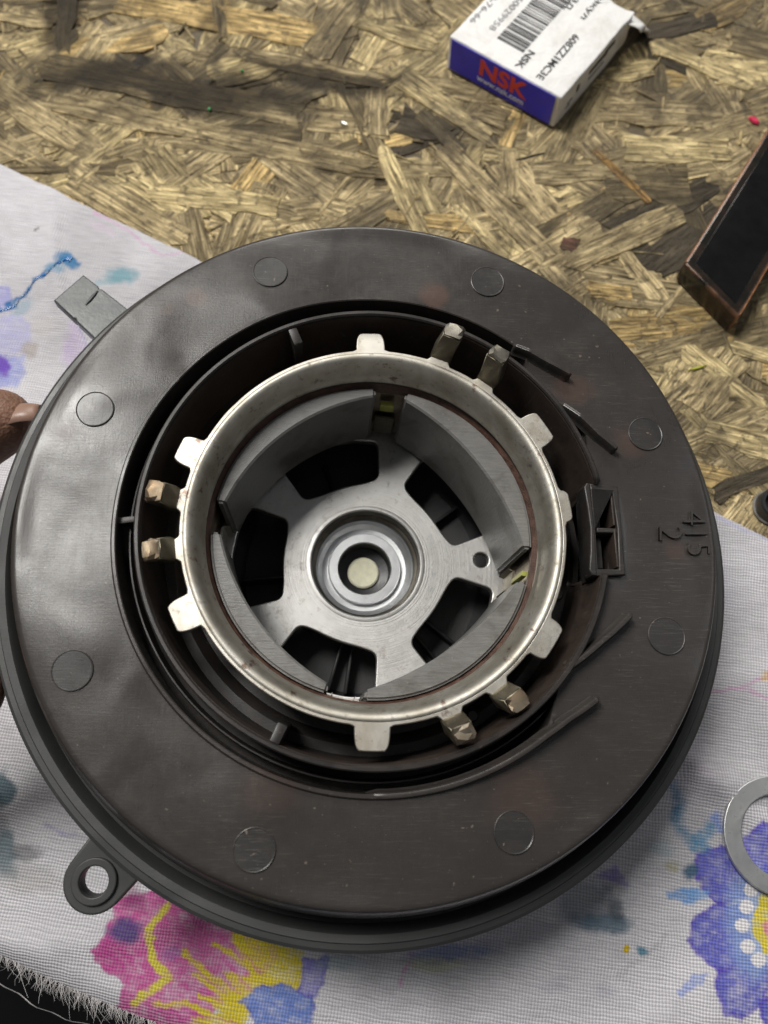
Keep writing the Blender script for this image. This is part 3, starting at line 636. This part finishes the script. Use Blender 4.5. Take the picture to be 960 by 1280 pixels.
# steel ring with locating tabs
TABS = [(92, 4.0, .612, 0), (32.6, 5.2, .608, 0), (7.3, 4.6, .577, 0), (-33.8, 5.6, .600, 0), (-91, 4.4, .618, 0), (-153.3, 4.4, .618, 0), (159, 4.2, .612, 0)]
POSTS = [70.0, 54.0, 173.6, -171.6, -68.8, -53.5]
def ro(deg):
    r = .553 + .0014 * noise.noise((math.cos(R_(deg)) * 9, math.sin(R_(deg)) * 9, 0))
    for (a, w, top, _) in TABS:
        d = abs(angd(deg, a)); tt_ = (d - (w - 1.5)) / 2.0; k_ = 1.0 if tt_ <= 0 else (math.sqrt(1 - tt_ * tt_) if tt_ < 1 else 0)
        r = max(r, .553 + (top - .553) * k_ + .0007 * noise.noise((deg * 2.1, a, 4)), .553 + .007 * (1 - sstep(w - .5, w + 2.2, d)))
    for a in POSTS:
        d = abs(angd(deg, a)); r = max(r, .553 + .026 * (1 - sstep(1.6, 4.2, d)))
    return r
out = []
for i in range(2160):
    d = i / 6; r = ro(d); p = pol(r, d); out.append((p.x, p.y))
ring = prism('clamp_ring', [out, circ(.5405, 240)], -.020, .0, FLATZ, motor, .0035, S, 40)
lathe('rolled_lip', [(.5420, -.0010), (.5412, .0025), (.5375, .0045), (.531, .0042), (.524, .000), (.517, -.008), (.510, -.021), (.504, -.038), (.500, -.056), (.4975, -.074), (.4935, -.079), (.4925, -.094), (.500, -.098), (.520, -.098), (.5420, -.03)], ZINC, ring, 240, sharp=40)
for i_, a in enumerate(POSTS):
    tang = Vector((-math.sin(R_(a)), math.cos(R_(a)), 0)); rad = Vector((math.cos(R_(a)), math.sin(R_(a)), 0)); up = Vector((0, 0, 1))
    def pt(r, z, t_): return rad * r + up * z + tang * t_
    w = .034; tw = random.uniform(-.012, .012); L = (.098, .10, .072, .072, .052, .046)[i_]
    B = [pt(.560, -.012, -w), pt(.600, -.018, -w), pt(.600, -.018, w), pt(.560, -.012, w)]
    Mi = [pt(.570, .02, -w * .95), pt(.614, .014, -w * .95), pt(.614, .014, w * .95), pt(.570, .02, w * .95)]
    Tp = [pt(.592, L, -w * .85 + tw), pt(.640, L - .02, -w * .85 + tw), pt(.640, L - .02, w * .85 + tw), pt(.592, L, w * .85 + tw)]
    V = B + Mi + Tp; F = [(3, 2, 1, 0), (8, 9, 10, 11)]
    for k_ in (0, 4):
        for q in range(4): F.append((k_ + q, k_ + (q + 1) % 4, k_ + 4 + (q + 1) % 4, k_ + 4 + q))
    o = mk('post', V, F, POSTM, ring, S, 30)
    bm = bmesh.new(); bm.from_mesh(o.data); bmesh.ops.bevel(bm, geom=bm.edges[:], offset=.003 * S, segments=2, affect='EDGES'); bm.to_mesh(o.data); bm.free()
    # torn, tinned top
    bm = bmesh.new(); bmesh.ops.create_icosphere(bm, subdivisions=2, radius=1)
    c_ = pt(.616, L - .010, tw)
    for v in bm.verts:
        q = v.co.copy(); n_ = noise.noise(q * 1.7 + Vector((i_ * 5, 0, 0))) * .6 + noise.noise(q * 3.5 + Vector((0, i_ * 3, 0))) * .4
        f = lambda x: max(-.85, min(.85, x * 1.25))
        v.co = (c_ + rad * f(q.x) * (.025 + .006 * n_) + tang * f(q.y) * (.034 + .006 * n_) + up * (f(q.z) * .018 + n_ * .014)) * S
    me = bpy.data.meshes.new('solder_cap'); bm.to_mesh(me); bm.free(); me.shade_smooth(); me.set_sharp_from_angle(angle=R_(24)); me.materials.append(SOLDER if i_ > 1 else POSTC); link(bpy.data.objects.new('solder_cap', me), o)
# can, magnets, clips
can = lathe('motor_can', [(.503, -.085), (.500, -.12), (.497, -.56), (.507, -.56), (.514, -.12), (.513, -.09)], RUSTY, motor, 200)
lathe('glue_line', [(.4985, -.112), (.484, -.128), (.484, -.15), (.5008, -.15)], plain('brown_glue', (.085, .045, .032), .35, 0, .5, 6, .4), can, 200)
def magnet(a0, a1, tmid, top):
    n = 36; V, F = [], []; ac, hw = (a0 + a1) / 2, (a1 - a0) / 2
    for i in range(n + 1):
        x = -1 + 2 * i / n; a = ac + hw * x; th = .028 + (tmid - .028) * (1 - x * x)
        for (r, z) in ((.481, top), (.481, -.47), (.481 - th, -.47), (.481 - th, top - .006), (.481 - th + .006, top)):
            p = pol(r, a); V.append((p.x, p.y, z))
    for i in range(n):
        for q in range(5): p = (q + 1) % 5; F.append((i * 5 + q, (i + 1) * 5 + q, (i + 1) * 5 + p, i * 5 + p))
    F.append((0, 1, 2, 3, 4)); F.append(tuple(range(n * 5, n * 5 + 5)))
    o = mk('magnet', V, F, MAG, can, S, 30)
    bm = bmesh.new(); bm.from_mesh(o.data); bmesh.ops.bevel(bm, geom=[e_ for e_ in bm.edges if e_.calc_face_angle(0) > .9], offset=.008 * S, segments=3, affect='EDGES'); bm.to_mesh(o.data); bm.free()
    o.data.shade_smooth(); o.data.set_sharp_from_angle(angle=R_(40))
magnet(89.5, 169, .060, -.112); magnet(-4, 78, .080, -.112); magnet(-93, -16.5, .080, -.112); magnet(-180, -106, .062, -.112)
for a_, m_ in ((-99.5, FLATZ), (175, FLATZ), (83.8, POSTM), (-10.5, POSTM)):
    P = []
    for d in (-4.6, -3.8, -2, 0, 2, 3.8, 4.6): p = pol(.466 + .018 * (abs(d) < 4) , a_ + d); P.append(p)
    V, F = [], []
    for p in P:
        for (k_, z) in ((1, -.33), (1, -.46), (.985, -.46), (.985, -.33)): V.append((p.x * k_, p.y * k_, z))
    for i in range(len(P) - 1):
        for q in range(4): F.append((i * 4 + q, i * 4 + 4 + q, i * 4 + 4 + (q + 1) % 4, i * 4 + (q + 1) % 4))
    mk('magnet_clip', V, F, m_, can, S, 40)
for a_, z0, z1 in ((83.5, -.21, -.255), (-12, -.16, -.30)):
    P8 = []
    for z in (z1, z0):
        for (r, d) in ((.468, -2.2 if a_ > 0 else -1), (.485, -2.2 if a_ > 0 else -1), (.485, 3.2 if a_ > 0 else 1), (.468, 3.2 if a_ > 0 else 1)): p = pol(r, a_ + d); P8.append((p.x, p.y, z))
    box_pts('retainer_strip', P8, OLIVE, can, .003, 2, S)
# spoked end plate with the bearing seat
def rnd(P, r, n=6):                              # round a polygon's corners
    out = []; m = len(P)
    for i in range(m):
        p, a, b = P[i], P[i - 1], P[(i + 1) % m]; d1, d2 = (a - p), (b - p); r_ = min(r, d1.length * .45, d2.length * .45); s, e_ = p + d1.normalized() * r_, p + d2.normalized() * r_
        for q in range(n + 1): t_ = q / n; out.append(s * (1 - t_) ** 2 + p * 2 * t_ * (1 - t_) + e_ * t_ ** 2)
    return out
loops = [circ(.498, 160), circ(.188, 120)]
for a_ in (38.5, 108.5, 178, 250.5, 325.5):
    P = [pol(.452, a_ - 23.5), pol(.456, a_ - 12), pol(.458, a_), pol(.456, a_ + 12), pol(.452, a_ + 23.5), pol(.312, a_ + 26.5), pol(.291, a_ + 17), pol(.286, a_ + 8), pol(.285, a_), pol(.286, a_ - 8), pol(.291, a_ - 17), pol(.312, a_ - 26.5)]
    L = rnd(P, .026); loops.append([(p.x, p.y) for p in L])
hp = pol(.405, 2.5); loops.append(circ(.026, 32, hp.x, hp.y))
endp = prism('end_plate', loops, -.525, -.49, ALU, motor, .005, S, 40)
lathe('hub_step', [(.1895, -.4900), (.1925, -.4882), (.200, -.4882), (.2045, -.4897)], ALU, endp, 140, False)
seat = lathe('bearing_seat', [(.1885, -.492), (.1865, -.497), (.1855, -.540), (.176, -.545), (.1745, -.550), (.1740, -.566), (.166, -.590), (.150, -.604), (.130, -.606), (.1285, -.584), (.126, -.580), (.0965, -.580), (.0935, -.584), (.093, -.64), (.14, -.66), (.20, -.64), (.20, -.5)], SEAT, endp, 140, sharp=30)
lathe('seat_wall', [(.1870, -.494), (.1845, -.500), (.1835, -.5385), (.1750, -.5435), (.1725, -.549), (.1720, -.566), (.190, -.57)], WALLM, seat, 120)  # dark sleeve that carries the recess wall's shade in its colour
lathe('bore_lining', [(.0925, -.59), (.0915, -.66), (.058, -.668), (.058, -.70), (.0926, -.70)], BLK, seat, 80)
lathe('felt_plug', [(.0, -.654), (.052, -.654), (.0575, -.659), (.0575, -.69), (.0, -.69)], CREAM, seat, 64)
# plastic underside glimpsed through the windows
hous = lathe('lower_housing', [(.0, -.70), (.30, -.70), (.43, -.69), (.47, -.66), (.50, -.60), (.4965, -.57), (.53, -.40), (.70, -.36), (.74, -.33), (.86, -.33), (.86, -.37), (.74, -.39), (.66, -.44), (.62, -.74), (.58, -.77), (.0, -.77)], UNDER, motor, 120)
for a_, h_ in ((186, .1), (254, .07), (262, .08), (322, .06), (310, .05), (36, .06), (110, .05)):
    P8 = []
    for z in (-.70, -.70 + h_):
        for (r, d) in ((.20, -1.6), (.44, -.8), (.44, .8), (.20, 1.6)): p = pol(r, a_ + d); P8.append((p.x, p.y, z))
    box_pts('inner_rib', P8, UNDER, hous, .003, 1, S)
# connector socket on the right
def rect(x0, x1, y0, y1): return [(x0, y0), (x1, y0), (x1, y1), (x0, y1)]
SKT = mat_plastic('dark_socket_plastic', (.022, .020, .019), (.045, .035, .027), .38, .5, 1.0).m
outer_ = [(.624, -.141), (.712, -.136), (.712, .130), (.626, .137), (.628, .122), (.6285, 0), (.626, -.122)]
inner_ = [(.632, -.120), (.694, -.120), (.699, .0), (.694, .114), (.634, .116), (.634, 0)]
sock = prism('connector_socket', [outer_, inner_], -.11, .018, SKT, motor, .004, S)
prism('socket_lip', [[(.604, -.122), (.612, -.139), (.626, -.1405), (.6275, -.10), (.630, 0), (.6275, .10), (.626, .1365), (.616, .137), (.608, .124), (.614, .06), (.617, 0), (.612, -.07)]], -.045, .022, SKT, sock, .004, S)
prism('terminal_block', [rect(.642, .668, .012, .10)], -.11, -.03, SKT, sock, .003, S); prism('terminal_block', [rect(.642, .668, -.108, -.014)], -.11, -.035, SKT, sock, .003, S)
prism('divider', [rect(.640, .702, -.010, .004)], -.11, .010, SKT, sock, .003, S); prism('socket_floor', [rect(.63, .70, -.12, .115)], -.125, -.108, BLK, sock, .001, S)
prism('dusty_panel', [rect(.690, .6965, -.112, .0)], -.10, .012, WALLIN, sock, .002, S); prism('dusty_panel', [rect(.690, .6965, .012, .105)], -.10, .012, WALLIN, sock, .002, S)

# ================================================================== BEARING CARTON
bh = 1.12
A, B = T(562, 45, bh), T(702, 123, bh); u = (B - A); u.z = 0; bw = u.length; u.normalize(); v = Vector((-u.y, u.x, 0)); up = Vector((0, 0, 1))
bd = bw * 1.04; zb = .10
o0 = Vector((A.x, A.y, zb))
box_ = thing('bearing_carton', 'small white cardboard bearing carton with barcode label and blue printed end', 'box', Matrix.Translation((A + u * bw / 2 + v * bd / 2).to_3d() * 1) )
box_.matrix_world = Matrix.Translation((0, 0, 0)); box_.location = (0, 0, 0)
t = NT('white_carton'); c = t.coord(); n1_ = t.noise(c, 1.2, 5, .65, .6); n2_ = t.noise(c, 14, 4, .7)
colr = t.mix(t.rng(n1_, .5, .72, 0, .5), (.80, .795, .78), (.58, .55, .50)); colr = t.mix(t.rng(n2_, .62, .75, 0, .4), colr, (.42, .38, .33))
t.bs(Base_Color=colr, Roughness=.5, Normal=t.bump(t.noise(c, 2.5, 5, .6), .25, .2)); CARD = t.m
BLUEP = plain('blue_print', (.036, .030, .60), .4, 0, .12, 3, .05); REDP = plain('red_print', (.74, .06, .035), .45, 0, .05); INK = plain('black_ink', (.035, .035, .04), .5, 0, .2); GREYI = plain('grey_ink', (.22, .22, .23), .5, 0, .2); WHITEP = plain('white_print', (.75, .75, .8), .5, 0, .05)
def bp3(a, b, z): return o0 + u * a + v * b + up * z
hh = bh - zb
box_body = box_pts('carton_body', [bp3(0, 0, 0), bp3(bw, 0, 0), bp3(bw, bd, 0), bp3(0, bd, 0), bp3(0, 0, hh), bp3(bw, 0, hh), bp3(bw, bd, hh), bp3(0, bd, hh)], CARD, box_, .05, 3)
# slightly swollen, knocked panels
bm = bmesh.new(); bm.from_mesh(box_body.data); bmesh.ops.subdivide_edges(bm, edges=[e_ for e_ in bm.edges if e_.calc_length() > .6], cuts=14, use_grid_fill=True)
for q in bm.verts:
    a, b = (q.co - o0).dot(u) / bw, (q.co - o0).dot(v) / bd; k_ = sstep(.55, 1.0, b) * sstep(.4, 1, a)
    q.co += noise.noise_vector(q.co * 1.5) * .018 + noise.noise_vector(q.co * 3.2 + Vector((4, 4, 4))) * .11 * k_
bm.to_mesh(box_body.data); bm.free(); box_body.data.shade_smooth(); box_body.data.set_sharp_from_angle(angle=R_(55))
pan = prism('blue_end_panel', [[(.10, .05), (bw - .16, .05), (bw - .16, hh - .035), (.10, hh - .035)]], 0, .022, BLUEP, box_, .006)
for q in pan.data.vertices: x, y, z = q.co; q.co = bp3(x, -.008 - z, y)
text('print_word', 'NSK', .66, REDP, box_, bp3(bw * .50, -.034, hh * .60), u, up, .003, .022, 1.25)
text('print_word', 'www.nsk.com', .25, WHITEP, box_, bp3(bw * .50, -.034, hh * .26), u, up, .003, .003, 1.1)
zt = hh + .012
def on_top(px, py): q = T(px, py, bh) - o0; return q.dot(u), q.dot(v)
def toptext(s, p0, p1, size, mat, bold=0.0):
    a0, b0 = on_top(*p0); a1, b1 = on_top(*p1); ln = abs(b1 - b0)
    me = font_mesh(s, size, .002, bold); xs = [q.co.x for q in me.vertices]; sx = ln / (max(xs) - min(xs)); bpy.data.meshes.remove(me)
    text('print_word', s, size, mat, box_, bp3((a0 + a1) / 2, (b0 + b1) / 2, zt), -v, u, .004, bold, sx)
toptext('608ZZ1MC3E', (720, 44), (674, 99), .31, INK, .003); toptext('NSK', (665, 64), (647, 84), .30, INK, .003)
toptext('150029958', (657, -6), (612, 35), .27, GREYI); toptext('40-76-66', (625, -12), (590, 29), .25, GREYI); toptext('\u0410\u0440\u0442\u0438\u043a\u0443\u043b', (768, -22), (728, 24), .24, INK); toptext('\u0418\u0417\u0414.', (728, -10), (706, 13), .22, INK)
# barcode
a0, b0 = on_top(620, 47); a1, b1 = on_top(653, 64); b = min(b0, b1); x0, x1 = on_top(621, 48)[0], on_top(654, 66)[0]
while b < bd - .35:
    w = random.choice((.022, .03, .05, .075)); P8 = [bp3(x0, b, hh), bp3(x1, b, hh), bp3(x1, b + w, hh), bp3(x0, b + w, hh)] + [bp3(x0, b, zt + .004), bp3(x1, b, zt + .004), bp3(x1, b + w, zt + .004), bp3(x0, b + w, zt + .004)]
    box_pts('barcode_bar', P8, INK, box_); b += w + random.choice((.025, .035, .05, .07))
# smudged print on the right side and the crushed end flap
for (b_, z_, l_, w_) in ((1.55, .62, .95, .13), (1.62, .40, .8, .06), (.95, .50, .10, .2), (.5, .42, .25, .05), (.45, .30, .22, .05), (2.35, .72, .5, .1)):
    P8 = []
    for x in (bw + .0, bw + .018):
        for (bb, zz) in ((b_, z_ * hh), (b_ + l_, z_ * hh), (b_ + l_, z_ * hh + w_), (b_, z_ * hh + w_)): P8.append(bp3(x, bb, zz))
    box_pts('side_print', P8, GREYI if w_ < .1 else INK, box_, 0, 1)
V, F = [], []; n = 14
for i in range(n):
    for j in range(n):
        a = bw * (.62 + .50 * i / (n - 1)); b_ = bd * (.93 + .28 * j / (n - 1)); q = bp3(a, b_, hh * (1.0 - .9 * (j / (n - 1)) ** 1.5 - .5 * max(0, i / (n - 1) - .6)))
        V.append(q + noise.noise_vector(q * 2.2) * .14 + noise.noise_vector(q * 5) * .06)
for i in range(n - 1):
    for j in range(n - 1): F.append((i * n + j, (i + 1) * n + j, (i + 1) * n + j + 1, i * n + j + 1))
fl = mk('crushed_flap', V, F, CARD, box_, 1, 60); sm = fl.modifiers.new('thickness', 'SOLIDIFY'); sm.thickness = .04

# ================================================================== BLACK SLAB on the right
sh = .80
P, Q = T(855, 329, sh), T(924, 398, sh); us = (Q - P); us.z = 0; ws = us.length; us.normalize(); vs = T(966, 151, sh) - P; vs.z = 0; vs.normalize(); ls = 6.5
slab = thing('black_case', 'glossy black slab shaped case with copper worn edges at the right of the board', 'case')
def sp(a, b, z): return Vector((P.x, P.y, .11)) + us * a + vs * b + up * z
hs = sh - .11
t = NT('black_lacquer'); c = t.coord(); nz_ = t.noise(c, 1.6, 6, .65); g_ = t.n('ShaderNodeNewGeometry'); pn = g_.outputs['Pointiness']
ed = t.math('MULTIPLY', t.rng(pn, .52, .58, 0, 1), t.rng(nz_, .40, .55, 0, 1))
t.bs(Base_Color=t.mix(ed, (.012, .011, .009), (.36, .17, .09)), Roughness=t.rng(nz_, .3, .7, .12, .26), Metallic=t.rng(ed, 0, 1, 0, .7)); LAC = t.m
COP = plain('worn_copper_edge', (.46, .21, .10), .4, .5, .5, 6, .2); GLOSS = plain('black_gloss', (.006, .006, .006), .12, 0, .3, 2, .03)
box_pts('case_body', [sp(0, 0, 0), sp(ws, 0, 0), sp(ws, ls, 0), sp(0, ls, 0), sp(0, 0, hs), sp(ws, 0, hs), sp(ws, ls, hs), sp(0, ls, hs)], LAC, slab, .10, 4)
box_pts('screen_panel', [sp(.26, .24, hs - .05), sp(ws - .26, .24, hs - .05), sp(ws - .26, ls - .2, hs - .05), sp(.26, ls - .2, hs - .05), sp(.26, .24, hs + .012), sp(ws - .26, .24, hs + .012), sp(ws - .26, ls - .2, hs + .012), sp(.26, ls - .2, hs + .012)], GLOSS, slab, .01, 2)
def strip(pts_, w, name='worn_edge'):
    V, F = [], []
    for i, p in enumerate(pts_):
        rr = w * (.55 + .6 * abs(noise.noise(p * 2.1)))
        for q in range(6): a = q * PI / 3; V.append(p + us * rr * math.cos(a) * .7 + vs * rr * math.cos(a) * .7 + up * rr * math.sin(a) * .8)
    for i in range(len(pts_) - 1):
        for q in range(6): F.append((i * 6 + q, i * 6 + (q + 1) % 6, i * 6 + 6 + (q + 1) % 6, i * 6 + 6 + q))
    mk(name, V, F, COP, slab)
strip([sp(.035, .1 + (ls - .2) * i / 40, hs - .03) for i in range(41)], .042); strip([sp(.1 + (ws - .2) * i / 20, .035, hs - .05) for i in range(21)], .028); strip([sp(ws - .03, .1 + (ls - .2) * i / 40, hs - .03) for i in range(41)], .05)

# ================================================================== small things lying about
w0 = T(972, 1044, .24); washer_m = prism_mesh([circ(1.165, 96), circ(.80, 96)], 0, .10, .02)
washer_m.materials.append(steel_mat('dull_washer_steel', (.56, .57, .57), (.64, .64, .63), .42, .56, dirt=.6)); washer_m.shade_smooth(); washer_m.set_sharp_from_angle(angle=R_(40))
wa = link(bpy.data.objects.new('washer', washer_m)); wa.location = (w0.x, w0.y, .30); tag(wa, 'flat grey steel washer lying on the blue printed flower', 'washer')
g0 = T(968, 632, .3); gr = thing('round_cap', 'black round cap with pale rim at the right edge of the board beside the cloth', 'cap', Matrix.Translation((g0.x, g0.y, .12)))
def lathe_w(name, prof, mat, parent, n=64):
    V, F = [], []; k_ = len(prof)
    for i in range(n):
        for (r, z) in prof: V.append((r * math.cos(2 * PI * i / n), r * math.sin(2 * PI * i / n), z))
    for i in range(n):
        for q in range(k_ - 1): F.append((i * k_ + q, ((i + 1) % n) * k_ + q, ((i + 1) % n) * k_ + q + 1, i * k_ + q + 1))
    return mk(name, V, F, mat, parent, 1, 35)
lathe_w('cap_body', [(.0, .06), (.25, .06), (.27, .34), (.30, .38), (.36, .38), (.39, .34), (.40, .02), (.0, .0)], BLK, gr); lathe_w('cap_rim', [(.392, .05), (.43, .05), (.44, .02), (.43, 0), (.392, 0)], plain('pale_rim', (.35, .34, .32), .4, .6), gr)
def chip(name, px, py, L, Wd, col, label, cat, z=.12, rough=.5, metal=0, ang=0):
    p = T(px, py, z); V = [(0, 0, .05)]; n = 9
    for (k_, zz) in ((.7, .05), (1, .0)):
        for q in range(n): a = 2 * PI * q / n; j = random.uniform(.75, 1.2); x, y = L * k_ * j * math.cos(a), Wd * k_ * j * math.sin(a); V.append((x * math.cos(ang) - y * math.sin(ang), x * math.sin(ang) + y * math.cos(ang), zz))
    F = [(0, 1 + q, 1 + (q + 1) % n) for q in range(n)] + [(1 + q, 1 + n + q, 1 + n + (q + 1) % n, 1 + (q + 1) % n) for q in range(n)]
    o = mk(name, V, F, plain(name + '_stuff', col, rough, metal)); o.location = p; return tag(o, label, cat)
chip('paint_chip', 942, 150, .17, .10, (.62, .03, .09), 'pink red paint chip on the board near the black case', 'chip', ang=-.6)
chip('metal_shaving', 430, 155, .13, .045, (.6, .6, .58), 'bright metal shaving on the board above the motor', 'shaving', rough=.3, metal=1, ang=-.5)
chip('plastic_fibre', 872, 460, .30, .03, (.50, .52, .06), 'yellow green fibre on the board right of the motor', 'fibre', ang=.3)
chip('green_speck', 303, 89, .05, .04, (.05, .42, .12), 'tiny green speck on the dark flake nearer the carton', 'speck'); chip('green_speck', 262, 137, .05, .04, (.05, .42, .12), 'tiny green speck on the dark flake lower and left of its twin', 'speck')

# ================================================================== HAND holding the flange from the left
t = NT('skin'); c = t.coord(); a_n = t.noise(c, 1.4, 4, .6); f_n = t.noise(t.map(c, (1, 1, 1)), 16, 4, .6); wr = t.n('ShaderNodeTexVoronoi'); t.put(wr.inputs['Vector'], c); wr.inputs['Scale'].default_value = 14
sk = t.mix(t.rng(a_n, .35, .65, 0, 1), (.24, .125, .08), (.155, .078, .05)); sk = t.mix(t.rng(f_n, .55, .75, 0, .4), sk, (.12, .06, .045))
t.bs(Base_Color=sk, Roughness=.58, Normal=t.bump(t.math('ADD', wr.outputs['Distance'], f_n), .4, .05), Subsurface_Weight=.12); t.b.inputs['Subsurface Radius'].default_value = (.3, .12, .06); t.b.inputs['Subsurface Scale'].default_value = .4
SKIN = t.m; NAIL = plain('nail', (.29, .175, .13), .4, 0, .12, 3, .05)
person = thing('person', 'bare hand gripping the left edge of the black housing with two fingertips', 'person')
def skin(name, verts, edges, radii, root=0):
    me = bpy.data.meshes.new(name); me.from_pydata([tuple(p) for p in verts], edges, []); o = bpy.data.objects.new(name, me); SC.collection.objects.link(o)
    m = o.modifiers.new('s', 'SKIN'); sv_ = me.skin_vertices[0].data
    for q, r in zip(sv_, radii): q.radius = r if isinstance(r, tuple) else (r, r); q.use_root = False
    sv_[root].use_root = True; m.branch_smoothing = .6
    o.modifiers.new('d', 'SUBSURF').levels = 3; o.modifiers['d'].render_levels = 3
    dg = bpy.context.evaluated_depsgraph_get(); m2 = bpy.data.meshes.new_from_object(o.evaluated_get(dg)); bpy.data.objects.remove(o); m2.name = name
    m2.materials.clear(); m2.materials.append(SKIN); m2.shade_smooth(); ob = link(bpy.data.objects.new(name, m2), person); return ob
zf = MC.z - .225 * S
tip = T(46, 512, zf - .22)
hv = [Vector((-16.5, -1.2, 2.2)), Vector((-13.6, -.8, 2.3)),                 # wrist 0, palm heel 1
      Vector((-12.4, 1.6, 2.6)), Vector((-11.3, 2.7, 2.8)), T(-42, 536, zf - .35), tip,         # thumb 2-5
      Vector((-11.6, .1, 1.7)),                                               # palm centre 6
      Vector((-10.9, 1.0, 1.2)), T(-70, 612, 1.2), T(-8, 606, 1.2),                        # index 7-9, under the rim
      Vector((-10.9, -.3, 1.2)), Vector((-9.5, -.5, .95)), Vector((-8.2, -.8, .95)),                       # middle 10-12
      Vector((-11.0, -1.5, 1.2)), Vector((-9.7, -1.9, 1.0)), Vector((-8.8, -2.0, 1.1))]                   # ring 13-15
tip2 = T(9, 860, zf + .5)
hv += [Vector((-11.5, -2.4, 1.3)), tip2 + Vector((-1.5, -.1, -.15)), tip2 + Vector((-.1, 0, 0))]              # little finger 16-18
he = [(0, 1), (1, 2), (2, 3), (3, 4), (4, 5), (1, 6), (6, 7), (7, 8), (8, 9), (6, 10), (10, 11), (11, 12), (6, 13), (13, 14), (14, 15), (6, 16), (16, 17), (17, 18)]
hr = [(2.2, 1.7), (2.0, 1.4), 1.15, 1.0, .90, .66, (1.9, 1.2), .75, .62, .5, .78, .64, .5, .72, .6, .48, .66, .64, .60]
skin('hand', hv, he, hr, 1)
ncen = T(20, 503, zf + .06); fd = (tip - T(-42, 536, zf - .35)).normalized(); fn = Vector((-fd.y, fd.x, .75)).normalized(); fb = fd.cross(fn); V, F = [], []
for i in range(9):
    for j in range(7):
        a = -1 + 2 * i / 8; b_ = -1 + 2 * j / 6; k_ = 1 - .3 * max(0, a) ** 3 - .15 * max(0, -a) ** 4
        V.append(ncen + fd * (a * .43) + fb * (b_ * .40 * k_) + fn * (-.04 - .28 * b_ * b_ - .12 * max(0, a) ** 2 + .03 * (a < -.7)))
for i in range(8):
    for j in range(6): F.append((i * 7 + j, (i + 1) * 7 + j, (i + 1) * 7 + j + 1, i * 7 + j + 1))
nl = mk('thumbnail', V, F, NAIL, person); sm = nl.modifiers.new('thickness', 'SOLIDIFY'); sm.thickness = .03
print('plate centre z', MC.z, 'bottom z', (MM @ Vector((0, 0, -.77 * S))).z, min((MM @ Vector((.6 * S * math.cos(a), .6 * S * math.sin(a), -.75 * S))).z for a in np.linspace(0, 6.28, 30)), 'box', bw, bd)
